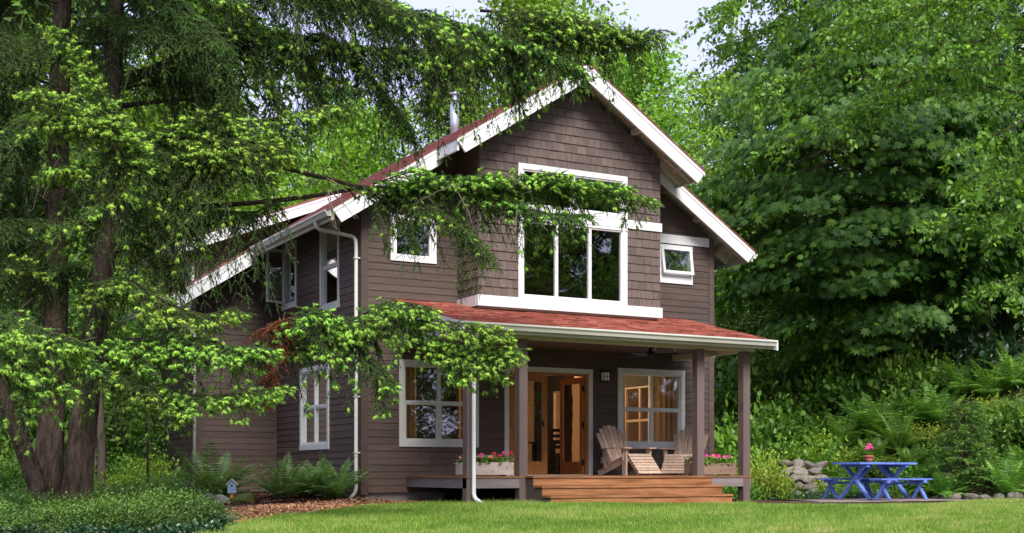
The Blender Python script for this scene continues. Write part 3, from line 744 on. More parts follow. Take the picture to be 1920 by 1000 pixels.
for i, (y0, y1, z) in enumerate(((-2.86, -2.578, .515), (-3.17, -2.85, .345), (-3.47, -3.15, .175))):
    MB().box(2.06, 6.0, y0, (y0+y1)/2-.003, z-.035, z).build('tread', m_step, steps)
    MB().box(2.06, 6.0, (y0+y1)/2+.003, y1, z-.035, z).build('tread', m_step, steps)
    MB().box(2.07, 5.99, y0+.02, y0+.045, z-.165, z-.036).build('riser', m_step, steps)
# fill under the right-hand downspout pipe of the porch gutter (runs down post A)
pd = pipe('downspout', [(.86, -3.03, 3.05), (.86, -3.03, 2.95), (1.01, -2.62, 2.78), (1.01, -2.615, 2.65), (1.01, -2.615, .14), (1.07, -2.86, .03)], .038, m_white)
# lanterns, outlet
def lantern(u):
    l = MB(FRONT).box(u-.085, u+.085, .026, .045, 2.45, 2.70).build('wall_lantern', m_black, house)
    MB(FRONT).box(u-.075, u+.075, .05, .15, 2.475, 2.645).build('lamp_glass', m_lamp, l)
    b = MB(FRONT)
    for q in (-.065, 0, .065): b.box(u+q-.006, u+q+.006, .148, .158, 2.47, 2.65)
    b.box(u-.07, u+.07, .146, .159, 2.555, 2.568); b.box(u-.085, u+.085, .045, .17, 2.64, 2.675); b.box(u-.07, u+.07, .045, .155, 2.455, 2.475)
    for q in (.06, .1): b.box(u-.067, u-.058, q-.006, q+.006, 2.475, 2.64)
    b.build('lantern_bars', m_black, l)
lantern(5.36); lantern(2.72)
o = MB(FRONT).box(5.29, 5.37, .02, .06, .76, .89).build('outlet_box', m_wing, house)
for xx in (4.93, 5.38):
    MB().tube([(xx, -2.49, 2.96), (xx, -2.49, 2.93), (xx+.02, -2.49, 2.91), (xx, -2.49, 2.89), (xx-.02, -2.49, 2.905)], .006, 6).build('ceiling_hook', m_white, house)
fan = empty('ceiling_fan', (5.75, -1.15, 3.07)); tag(fan, 'dark ceiling fan under the porch roof', 'fan')
MB().lathe([(.04, 0), (.03, -.05), (.09, -.07), (.1, -.14), (.05, -.17)], 14).build('motor', m_black, fan, True, local=True)
for k in range(4):
    a = k*math.pi/2+.35; c, s = math.cos(a), math.sin(a)
    MB().beam((c*.12, s*.12, -.13), (c*.62, s*.62, -.14), .12, .012, up=(s*.25, -c*.25, 1)).build('blade', m_blackw, fan, local=True)
# ------------------------------------------------------------------ things on the porch and in the garden
def adirondack(loc, rz, label):
    """faces local -Y; origin on the deck between the feet"""
    r = empty('adirondack_chair', loc, rz); tag(r, label, 'chair', 'wooden chairs on the porch')
    B = lambda n, mb: mb.build(n, m_grey, r, local=True)
    for s in (-1, 1):
        # long side rail / rear leg
        B('side_rail', MB().beam((s*.27, -.42, .33), (s*.27, .52, .03), .03, .12))
        B('front_leg', MB().box(s*.30-.018, s*.30+.018, -.44, -.32, 0, .53))
        B('arm_bracket', MB().prism([(s*.325, -.43, .53), (s*.325, -.33, .53), (s*.325, -.37, .30)], (s*.025, 0, 0)))
        B('armrest', MB().prism([(s*.23, -.50, .53), (s*.40, -.50, .53), (s*.41, -.2, .53), (s*.36, .34, .53), (s*.27, .34, .53)][::(1 if s > 0 else -1)], (0, 0, .025)))
        B('rear_post', MB().beam((s*.30, .26, .14), (s*.30, .30, .53), .03, .07, up=(0, 1, 0)))
    # seat slats: run from the back down to the high front and on over the knee
    for i in range(9):
        t = i/8; y = .18-.60*t; z = .20+.19*t
        B('seat_slat', MB().beam((-.29, y, z+.02), (.29, y, z+.02), .062, .02, up=(0, .3, 1)))
    for i in range(7):
        t = i/6; y = -.475-.32*t; z = .39-.33*t
        B('leg_rest_slat', MB().beam((-.285, y, z), (.285, y, z), .062, .02, up=(0, -.72, .7)))
    for s in (-1, 1): B('leg_rest_rail', MB().beam((s*.24, -.44, .35), (s*.24, -.78, .02), .03, .09))
    n = 7
    for i in range(n):
        u = (i-(n-1)/2)/((n-1)/2); x0 = u*.235; x1 = u*.33; top = 1.02-.17*u*u
        a = np.array([x0, .16, .17]); b = np.array([x1, .16+.52*(top-.17)/.85*.75, top])
        B('back_slat', MB().beam(a, b, .072, .02, up=(0, -1, .3), w2=.098))
    B('back_rail', MB().beam((-.3, .35, .50), (.3, .35, .50), .03, .06)); B('back_rail', MB().beam((-.27, .215, .22), (.27, .215, .22), .03, .06))
    B('front_apron', MB().beam((-.28, -.445, .31), (.28, -.445, .31), .02, .09))
    return r
adirondack((5.27, -.95, DZ+.002), math.radians(4), 'weathered wooden adirondack chair beside the open door')
adirondack((6.72, -1.0, DZ+.002), math.radians(-52), 'weathered wooden adirondack chair partly behind the porch post')
TPL_Q = (np.array([[0, 0, 0], [.3, .45, .06], [0, 1, 0], [-.3, .45, .06]], float), np.array([[0, 1, 2], [0, 2, 3]]))
TPL_OV = (np.array([[0, 0, 0], [.24, .25, .05], [.27, .55, .05], [0, 1, -.06], [-.27, .55, .05], [-.24, .25, .05], [0, .45, 0]], float),
          np.array([[0, 1, 6], [1, 2, 6], [2, 3, 6], [3, 4, 6], [4, 5, 6], [5, 0, 6]]))
_mo = [(0, .02), (.40, -.10), (.27, .15), (.64, .34), (.33, .41), (.50, .80), (.16, .62), (0, 1.02), (-.16, .62), (-.50, .80), (-.33, .41), (-.64, .34), (-.27, .15), (-.40, -.10)]
TPL_MAPLE = (np.array([(0, .3, .03)]+[(x, y, -.16*(x*x+(y-.3)**2)) for x, y in _mo], float), np.array([[0, i+1, (i+1) % 14+1] for i in range(14)]))
def rngdirs(rg, n): return nrm(rg.normal(size=(n, 3)))
def planter(x0, x1, y0, y1, mat, label, seed):
    rg = np.random.default_rng(seed)
    r = empty('flower_box', ((x0+x1)/2, (y0+y1)/2, DZ)); tag(r, label, 'flower box', 'flower boxes on the porch edge')
    z0, z1 = DZ+.025, DZ+.245
    for (a, b, c, d) in ((x0, x1, y0, y0+.022), (x0, x1, y1-.022, y1), (x0+.001, x0+.024, y0+.023, y1-.023), (x1-.024, x1-.001, y0+.023, y1-.023)):
        MB().box(a, b, c, d, z0, z1).build('board', mat, r)
    MB().box(x0+.024, x1-.024, y0+.022, y1-.022, z1-.06, z1-.03).build('potting_soil', m_soil, r)
    for a in (x0+.1, x1-.14): MB().box(a, a+.05, y0, y1, DZ+.003, z0).build('foot', mat, r)
    nk = MB()
    for i in range(5): 
        kx = rg.uniform(x0+.1, x1-.1); kz = rg.uniform(z0+.05, z1-.05); nk.tube([(kx, y0-.0015, kz), (kx, y0+.004, kz)], .012, 8)
    nk.build('knot', m_black, r)
    n = 420
    pos = np.stack([rg.uniform(x0, x1, n), rg.uniform(y0-.03, y1+.02, n), z1+rg.uniform(-.05, .1, n)], -1)
    d = rngdirs(rg, n); d[:, 2] = abs(d[:, 2])*.6; up = nrm(rg.normal(size=(n, 3))*.5+[0, -.3, 1])
    me = np_mesh('foliage', [scat(TPL_OV, pos, frames(d, up), rg.uniform(.05, .09, n), rg.uniform(0.2, 1, n))], lm_shg)
    mesh_obj('foliage', me, r, loc=-ORG[r.name])
    parts = []
    nb = int((x1-x0)*14); cx = np.linspace(x0+.02, x1-.02, nb)
    for i, c in enumerate(cx):
        base = np.array([c+rg.uniform(-.04, .04), rg.uniform(y0-.04, y1-.02), z1+rg.uniform(.06, .17)])
        k = 34; d = rngdirs(rg, k); d[:, 2] = abs(d[:, 2])*.8-.1
        t = np.clip(rg.choice([.05, .3, .35, .5, .55, .8, 1.])+rg.normal(0, .05, k), 0, 1)
        parts.append(scat(TPL_Q, base+d*.032, frames(nrm(np.cross(d, rngdirs(rg, k))), d), rg.uniform(.03, .045, k), t))
    mesh_obj('flowers', np_mesh('flowers', parts, lm_flower), r, loc=-ORG[r.name])
planter(.90, 1.92, -2.40, -2.13, m_boxgrey, 'pale weathered planter box of pink and white geraniums near the downspout', 11)
planter(5.90, 6.96, -2.36, -2.08, m_boxbrown, 'brown planter box of red and pink geraniums between the right-hand posts', 12)
# ---- picnic set
pc = at(1640, 882, 26); trz = math.radians(6)
def xlegs(r, w_top, w_bot, h, xs, t, wd):
    for x in xs:
        for s in (-1, 1):
            MB().beam((x+s*.022, -s*w_bot, 0.0), (x+s*.022, s*w_top, h), t, wd, up=(1, 0, 0)).build('leg', m_blue, r, local=True)
        MB().box(x-.05, x+.05, -w_top-.05, w_top+.05, h-.055, h).build('batten', m_blue, r, local=True)
tb = empty('picnic_table', (pc[0], pc[1], float(H(pc[0], pc[1]))+.015), trz); tag(tb, 'blue painted picnic table with crossed legs and a potted flower', 'table')
xlegs(tb, .28, .36, .70, (-.60, .60), .04, .095)
for i in range(5): MB().box(-.87, .87, -.36+i*.145, -.36+i*.145+.138, .702, .742).build('plank', m_blue, tb, local=True)
for s in (-1, 1): MB().beam((s*.55, 0, .36), (s*.1, 0, .69), .04, .07).build('brace', m_blue, tb, local=True)
def bench(off, dx, label):
    c, s = math.cos(trz), math.sin(trz)
    b = empty('garden_bench', (pc[0]+c*dx-s*off, pc[1]+s*dx+c*off, float(H(pc[0], pc[1]))+.015), trz); tag(b, label, 'bench', 'blue benches at the picnic table')
    xlegs(b, .10, .15, .385, (-.56, .56), .035, .07)
    for i in range(2): MB().box(-.78, .78, -.15+i*.152, -.15+i*.152+.146, .387, .422).build('plank', m_blue, b, local=True)
    MB().box(-.54, .54, -.02, .02, .30, .35).build('rail', m_blue, b, local=True)
bench(-.66, .0, 'blue bench on the near side of the picnic table')
bench(.66, .0, 'blue bench on the far side of the picnic table')
fp = empty('flower_pot', (pc[0]-.06, pc[1]+.1, float(H(pc[0], pc[1]))+.015+.743)); tag(fp, 'terracotta pot with one pink flower on the blue table', 'flower pot')
MB().lathe([(.06, 0), (.085, .1), (.085, .1), (.098, .1), (.1, .14), (.088, .14), (.08, .115)], 20).build('pot', m_terra, fp, True, local=True)
MB().lathe([(.002, .118), (.079, .12)], 16).build('potting_soil', m_soil, fp, local=True)
MB().tube([(0, 0, .11), (.01, .0, .2), (0, .01, .27)], .006, 6).tube([(0, 0, .11), (-.04, .0, .17), (-.05, .01, .24)], .005, 6).build('stem', M('green_stem', (.08, .18, .04)), fp, local=True)
rg = np.random.default_rng(5); parts = []
for c in ((0, 0, .31), (-.05, .01, .28), (.05, 0, .29), (0, -.05, .29), (.01, 0, .34)):
    k = 40; d = rngdirs(rg, k); d[:, 2] = abs(d[:, 2])
    parts.append(scat(TPL_OV, np.array(c)+d*.03, frames(nrm(np.cross(d, rngdirs(rg, k))), d), rg.uniform(.04, .06, k), rg.uniform(0, 1, k)))
mesh_obj('blossom', np_mesh('blossom', parts, lm_pink), fp)
k = 26; d = rngdirs(rg, k); d[:, 2] = abs(d[:, 2])*.5
mesh_obj('foliage', np_mesh('foliage', [scat(TPL_OV, np.array([0, 0, .17])+d*.05, frames(d, np.tile([0, 0, 1.], (k, 1))), rg.uniform(.05, .08, k), rg.uniform(.2, 1, k))], lm_shg), fp)
# ---- dining set inside the doorway
def dining_chair(loc, rz, label):
    r = empty('dining_chair', loc, rz); tag(r, label, 'chair', 'black dining chairs')
    for x in (-.2, .2):
        MB().box(x-.02, x+.02, -.21, -.17, 0, .44).build('leg', m_blackw, r, local=True)
        MB().beam((x, .2, 0), (x, .26, 1.02), .04, .04, up=(0, 1, 0)).build('leg', m_blackw, r, local=True)
    MB().box(-.23, .23, -.23, .23, .44, .48).build('seat', m_blackw, r, local=True)
    for z in (.58, .70, .82, .94): MB().box(-.18, .18, .215+z*.03, .235+z*.03, z, z+.07).build('back_slat', m_blackw, r, local=True)
    for z in (.15, .26): MB().box(-.2, .2, -.2, -.18, z, z+.025).build('stretcher', m_blackw, r, local=True)
p_ = at(1043, 882, 27.8); dining_chair((p_[0], p_[1], .502), math.radians(170), 'black ladder-back dining chair in the doorway, left of the open door leaf')
p_ = at(1073, 882, 28.3); dining_chair((p_[0], p_[1], .502), math.radians(190), 'black dining chair seen through the open door leaf')
p_ = at(1066, 882, 29.2)
dt = empty('dining_table', (p_[0], p_[1], .502), .1); tag(dt, 'dark dining table inside the open doorway', 'table')
MB().box(-.8, .8, -.45, .45, .72, .76).build('tabletop', m_blackw, dt, local=True)
for x in (-.7, .7):
    for y in (-.36, .36): MB().box(x-.04, x+.04, y-.04, y+.04, 0, .72).build('leg', m_blackw, dt, local=True)
k = 60; d = rngdirs(rg, k); d[:, 2] = abs(d[:, 2])
bq = mesh_obj('dried_bouquet', np_mesh('dried_bouquet', [scat(TPL_OV, np.array([0, 0, .06])+d*[.28, .12, .1], frames(d, np.tile([0, 0, 1.], (k, 1))), rg.uniform(.06, .12, k), rg.uniform(.4, 1, k))], lm_mulch), loc=(p_[0], p_[1], 1.265))
tag(bq, 'dried arrangement on the dining table', 'bouquet')

# ---- stones
def stone_mesh(seed, flat=.75):
    rr = np.random.default_rng(seed)
    import bmesh
    bm = bmesh.new(); bmesh.ops.create_icosphere(bm, subdivisions=3, radius=1)
    dirs = rngdirs(rr, 14); cut = rr.uniform(.5, .85, 14)
    for v in bm.verts:
        p = np.array(v.co)
        for dd, c in zip(dirs, cut):
            h = p@dd
            if h > c: p = p-dd*(h-c)*.85
        p = p*(1+.03*math.sin(p[0]*9+seed)+.03*math.sin(p[1]*8+p[2]*7))
        v.co = (p[0], p[1], p[2]*flat)
    me = bpy.data.meshes.new('stone'); bm.to_mesh(me); bm.free()
    me.polygons.foreach_set('use_smooth', [True]*len(me.polygons)); me.materials.append(m_stone)
    return me
SM = [stone_mesh(i, f) for i, f in ((1, .7), (2, .85), (3, .6), (4, .75))]
def stone(px, d, s, label, k=0, dz=0, mat=None, name='stone', group=None, sz=None):
    p = Gd(px, d)
    me = SM[k % 4]
    if mat: me = me.copy(); me.materials[0] = mat
    o = bpy.data.objects.new(name, me); C.objects.link(o)
    o.location = (p[0], p[1], p[2]+s*.35+dz); o.scale = sz or (s, s*.9, s); o.rotation_euler = (rnd.uniform(-.2, .2), rnd.uniform(-.2, .2), rnd.uniform(0, 6.3))
    tag(o, label, 'rock', group); return o
stone(364, 24.2, .28, 'tall rounded brown boulder among the fern fronds', 1, .12, group='bed rocks', sz=(.27, .25, .38))
stone(388, 23.2, .21, 'grey rock left of the tan rock by the birdhouse', 0, group='bed rocks')
stone(411, 22.9, .22, 'tan rounded rock next to the birdhouse', 3, group='bed rocks')
stone(455, 23.0, .30, 'low mossy rock under the birdhouse', 2, -.03, m_moss, group='bed rocks')
stone(692, 23.4, .13, 'small grey splash stone below the corner downspout', 2, -.03, group='bed rocks')
stone(222, 24.0, .18, 'flat grey rock behind the low shrubs', 2, group='bed rocks')
# rubble retaining wall: its stones are its pieces
rw = empty('rubble_wall', tuple(Gd(1500, 28.6))); tag(rw, 'dry-stacked rubble wall of grey stones left of the picnic table', 'stone wall')
rr = random.Random(21); kk = 0
for row in range(5):
    px = 1462+row*3+rr.uniform(-3, 3)
    while px < 1556-row*4:
        p = Gd(px, 28.45+row*.16); s = rr.uniform(.13, .25)
        o = bpy.data.objects.new('fieldstone', SM[kk % 4]); C.objects.link(o); kk += 1
        o.location = (p[0]-ORG[rw.name][0], p[1]-ORG[rw.name][1], .08+row*.165-ORG[rw.name][2]*0+rr.uniform(-.02, .02)); o.scale = (s*1.15, s, s*.85)
        o.rotation_euler = (rr.uniform(-.4, .4), rr.uniform(-.4, .4), rr.uniform(0, 6)); o.parent = rw
        px += s*2*84*rr.uniform(.62, .85)
for i, (px, d, s, lb) in enumerate(((1770, 27.2, .13, 'small tan stone at the left end of the edging, beside the patio fern'), (1790, 27.0, .15, 'grey edging stone below the young conifer, left one'), (1822, 26.9, .19, 'biggest grey edging stone below the young conifer'), (1848, 26.7, .14, 'low brownish edging stone right of the biggest one'),
        (1872, 26.5, .15, 'rounded edging stone just left of the lower right fern'), (1902, 26.3, .18, 'edging stone under the lower right fern'), (1755, 27.6, .10, 'tiny stone behind the near bench end'))):
    stone(px, d, s, lb, i, group='edging stones at the right bed')
# birdhouse
p = Gd(435, 23.0); bh = empty('birdhouse', (p[0], p[1], p[2]+.21), math.radians(-20)); tag(bh, 'little blue birdhouse with yellow side on a mossy rock', 'birdhouse')
MB().prism([(-.075, -.07, 0), (.075, -.07, 0), (.075, -.07, .15), (0, -.07, .23), (-.075, -.07, .15)], (0, .008, 0)).build('front_panel', m_wire, bh, local=True)
MB().prism([(-.075, .062, 0), (.075, .062, 0), (.075, .062, .15), (0, .062, .23), (-.075, .062, .15)], (0, .008, 0)).build('back_panel', m_wire, bh, local=True)
for s in (-1, 1):
    MB().box(s*.067-.006, s*.067+.006, -.06, .06, 0, .15).build('side_panel', m_yel, bh, local=True)
    MB().beam((s*.052, -.1, .195), (s*.052, .1, .195), .145, .012, up=(s*.72, 0, .69)).build('roof_board', m_wing, bh, local=True)
MB().tube([(0, -.0725, .13), (0, -.069, .13)], .018, 14).build('dark_hole_disc', m_black, bh, local=True)  # solid black disc painted for the dark inside a hole
MB().tube([(0, -.11, .085), (0, -.069, .085)], .005, 6).build('perch', m_yel, bh, local=True)
MB().box(-.06, .06, -.06, .06, 0, .012).build('base', m_yel, bh, local=True)
MB().box(-.035, .035, -.035, .035, -.09, 0).build('stand', m_yel, bh, local=True)
# ------------------------------------------------------------------ vegetation generators
def shoot_tpl(n, rad, fwd, w, seed, t0=.0, t1=1., core=None, m=4):
    rg = np.random.default_rng(seed); vs = []; fs = []
    for i in range(n):
        t = t0+(t1-t0)*(i+.5)/n; a = i*2.4+rg.uniform(-.3, .3)
        out = np.array([math.cos(a), 0, math.sin(a)*.75+.12]); r = rad*rg.uniform(.8, 1.15)*(1-.35*max(0, t-.6)/.4)
        side = np.array([-math.sin(a), .0, math.cos(a)])
        b = np.array([0, t, 0.]); tip = b+out*r+np.array([0, fwd*rg.uniform(.7, 1.2), 0])
        k = len(vs); vs += [b-side*w-[0, w, 0], b+side*w+[0, w, 0], tip]; fs.append([k, k+1, k+2])
    if core:                                  # soft body of the shoot under its needles
        k = len(vs); rings = core
        for (y, r) in rings:
            for j in range(m):
                a = 6.2832*j/m+y*2; vs.append([math.cos(a)*r, y, math.sin(a)*r])
        for i in range(len(rings)-1):
            for j in range(m):
                a, b, c, d = k+i*m+j, k+i*m+(j+1) % m, k+(i+1)*m+(j+1) % m, k+(i+1)*m+j
                fs += [[a, b, c], [a, c, d]]
        e = k+(len(rings)-1)*m; vs.append([0, rings[-1][0]+.12, 0]); fs += [[e+j, e+(j+1) % m, len(vs)-1] for j in range(m)]
    else:
        k = len(vs); vs += [[-.02, 0, 0], [.02, 0, 0], [0, 1.12, 0]]; fs.append([k, k+1, k+2])
    return np.array(vs, float), np.array(fs)
TPL_OLD = [shoot_tpl(14, .17, .16, .04, 1), shoot_tpl(14, .15, .17, .04, 2)]
TPL_NEW = [shoot_tpl(16, .56, .2, .045, 3, .0, .9, [(.0, .18), (.4, .28), (.76, .2)], 3), shoot_tpl(12, .34, .3, .06, 4, .05, .95, [(.05, .14), (.5, .25), (.9, .14)])]
TPL_FAR = [shoot_tpl(7, .24, .2, .08, 5)]
def spline(P, ds):
    P = [np.array(p, float) for p in P]; P = [2*P[0]-P[1]]+P+[2*P[-1]-P[-2]]; out = []
    for i in range(1, len(P)-2):
        a, b, c, d = P[i-1:i+3]; n = max(2, int(np.linalg.norm(c-b)/ds))
        for k in range(n):
            t = k/n; out.append(.5*((2*b)+(-a+c)*t+(2*a-5*b+4*c-d)*t*t+(-a+3*b-3*c+d)*t**3))
    out.append(P[-2]); return np.array(out)
def bough_data(P, r0, W, rg, s0=.15, droop=.3, hang=0., hl=.8, pnew=.3, u=1., dens=1., far=False, rise=0., prof=None, tipr=.008):
    """wood tube points + needle sprays of one conifer bough. u = size unit"""
    pts = spline(P, .085*u/dens); n = len(pts); wood = MB()
    step = max(1, int(2/dens)); wp = pts[::step*2] if n > 8 else pts
    if np.linalg.norm(wp[-1]-pts[-1]) > 1e-6: wp = np.vstack([wp, pts[-1]])
    wood.tube(list(wp), list(np.linspace(r0, tipr, len(wp))), 6 if r0 > .03 else 4)
    T = nrm(np.gradient(pts, axis=0)); so = []; sd = []; sl = []; st = []; no = []; nd = []; nl = []; nt_ = []
    for i in range(n):
        s = i/(n-1)
        if s < s0: continue
        p = pts[i]; t = T[i]; side = np.cross(t, Z); side = side/(np.linalg.norm(side)+1e-6) if np.linalg.norm(side) > .15 else nrm(rg.normal(size=3)*[1, 1, 0])
        pr = min(1., (1-s)*2.4+.22)*min(1, .45+(s-s0)*3) if prof is None else prof(s)
        for sg in (-1, 1):
            kinds = [0]
            if hang > 0 and rg.random() < hang*.78: kinds.append(1)
            for kd in kinds:
                if kd == 0:
                    L = W*pr*rg.uniform(.55, 1.15)*u**0
                    d = nrm(.7*t+.8*sg*side+Z*(rg.uniform(-.3, .3)+rise)); dr = droop
                else:
                    L = hl*rg.uniform(.3, 1.1)*min(1, .35+2*(1-s)); d = nrm(.3*t+.5*rg.normal(size=3)*[1, 1, .2]-Z*rg.uniform(.3, 1.)); dr = .75
                if L < .06*u: continue
                m = max(2, int(L/(.075*u))); tt = (np.arange(m)+.6)/m
                bp = p+d*(L*tt)[:, None]-Z*(dr*L*tt**2)[:, None]
                bt = nrm(d[None]-Z*(2*dr*tt)[:, None])
                if not far: wood.tube([p, bp[m//2], bp[-1]], [.008*u, .006*u, .004*u], 3)
                bs = np.cross(bt, Z); bs = np.where(np.linalg.norm(bs, axis=1, keepdims=True) > .2, nrm(bs), nrm(rg.normal(size=(m, 3))*[1, 1, .1]))
                base_t = rg.uniform(.15, .5) if kd == 0 else rg.uniform(.05, .38)
                for q in (-1, 1):
                    dd = nrm(.75*bt+.7*q*bs+rg.normal(size=(m, 3))*.25-Z*(.15 if kd == 0 else .35))
                    ll = .17*u*(1.15-.4*tt)*rg.uniform(.75, 1.2, m)
                    so.append(bp); sd.append(dd); sl.append(ll); st.append(np.clip(base_t+rg.normal(0, .08, m), 0, .5))
                    pk = rg.random(m) < (pnew*1.55 if pnew >= .5 else pnew)*(.1+.62*tt)*(1. if kd == 0 else .3)
                    if pk.any():
                        for rep in ((-1, 0, 1) if not far else (0,)):
                            no.append((bp+dd*(ll*.92)[:, None])[pk]); nd.append(nrm(dd+bs*rep*.9+bt*abs(rep)*.3+Z*(.35-.5*rg.random((m, 1)))+rg.normal(size=(m, 3))*.2)[pk]); nl.append((.08 if rep == 0 else .062)*u*rg.uniform(.55, 1.3, pk.sum())); nt_.append(np.clip(rg.normal(.78, .14)+rg.normal(0, .08, pk.sum()), .52, 1))
                so.append(bp[-1:]); sd.append(bt[-1:]); sl.append(np.array([.17*u])); st.append(np.array([base_t]))
                if rg.random() < min(1, pnew*1.6):
                    for rep in range(2): no.append(bp[-1:]+bt[-1:]*.1*u); nd.append(nrm(bt[-1:]-Z*.2+rg.normal(size=(1, 3))*.55)); nl.append(np.array([.07*u])); nt_.append(np.array([rg.uniform(.65, 1)]))
    parts = []
    if so:
        so, sd, sl, st = map(np.concatenate, (so, sd, sl, st)); k = len(so)
        up = nrm(rg.normal(size=(k, 3))*.35+Z)
        if far: parts.append(scat(TPL_FAR[0], so, frames(sd, up), sl*1.5, st*1.6))
        else:
            h = k//2
            for a, b, tp in ((0, h, TPL_OLD[0]), (h, k, TPL_OLD[1])): parts.append(scat(tp, so[a:b], frames(sd[a:b], up[a:b]), sl[a:b]*1.15, st[a:b]))
    if no:
        no, nd, nl, nt_ = map(np.concatenate, (no, nd, nl, nt_)); k = len(no); up = nrm(rg.normal(size=(k, 3))+Z*.3)
        parts.append(scat((TPL_NEW if not far else TPL_FAR)[0], no, frames(nd, up), nl, nt_))
    return wood, parts
STAT = {}
def bough(root, P, r0=.03, W=.6, seed=0, mat=None, wmat=None, label=None, name='bough', **k):
    rg = np.random.default_rng(seed); wood, parts = bough_data(P, r0, W, rg, **k)
    o = wood.build(name, wmat or m_limb, root)
    if label: o['label'] = label
    if parts:
        me = np_mesh('needles', parts, mat or lm_spruce); STAT['spruce'] = STAT.get('spruce', 0)+len(me.polygons)
        mesh_obj('needles', me, o, loc=-ORG[root.name])
    return o
def taper_trunk(P, r0, r1, n=14, noise=.1, ds=.35, flare=0., fluted=0.):
    pts = spline(P, ds); m = len(pts); t = np.linspace(0, 1, m); L = np.cumsum(np.r_[0, np.linalg.norm(np.diff(pts, axis=0), axis=1)])
    rad = r0+(r1-r0)*t+flare*np.exp(-L/.35)
    return MB().tube(list(pts), list(rad), n, noise)
# ------------------------------------------------------------------ the large spruce on the left
sp0 = Gd(118, 17.8)
spruce = empty('spruce_tree', tuple(sp0)); tag(spruce, 'huge many-stemmed spruce in the left foreground, boughs reaching across the house', 'spruce tree')
def tr(name, pts, r0, r1, flare=.12):
    P = [at(*p) for p in pts]; P[0][2] = float(H(P[0][0], P[0][1]))-.1
    taper_trunk(P, r0, r1, 22, .10, .22, flare).build(name, m_bark, spruce, smooth=True)
tr('trunk', [(82, 980, 18), (92, 850, 18), (104, 600, 18.1), (106, 400, 18.2), (112, 150, 18.3), (120, -150, 18.4), (125, -700, 18.4)], .185, .07, .08)
tr('trunk', [(138, 985, 17.6), (148, 880, 17.6), (160, 760, 17.7), (196, 480, 17.9), (207, 350, 18), (214, 130, 18), (218, -150, 18), (220, -600, 18)], .185, .06, .08)
tr('trunk', [(100, 975, 17.5), (62, 890, 17.4), (25, 790, 17.2), (-15, 700, 17), (-60, 560, 16.8), (-90, 200, 16.6)], .12, .07, .05)
def cpts(l): return [at(*p) for p in l]
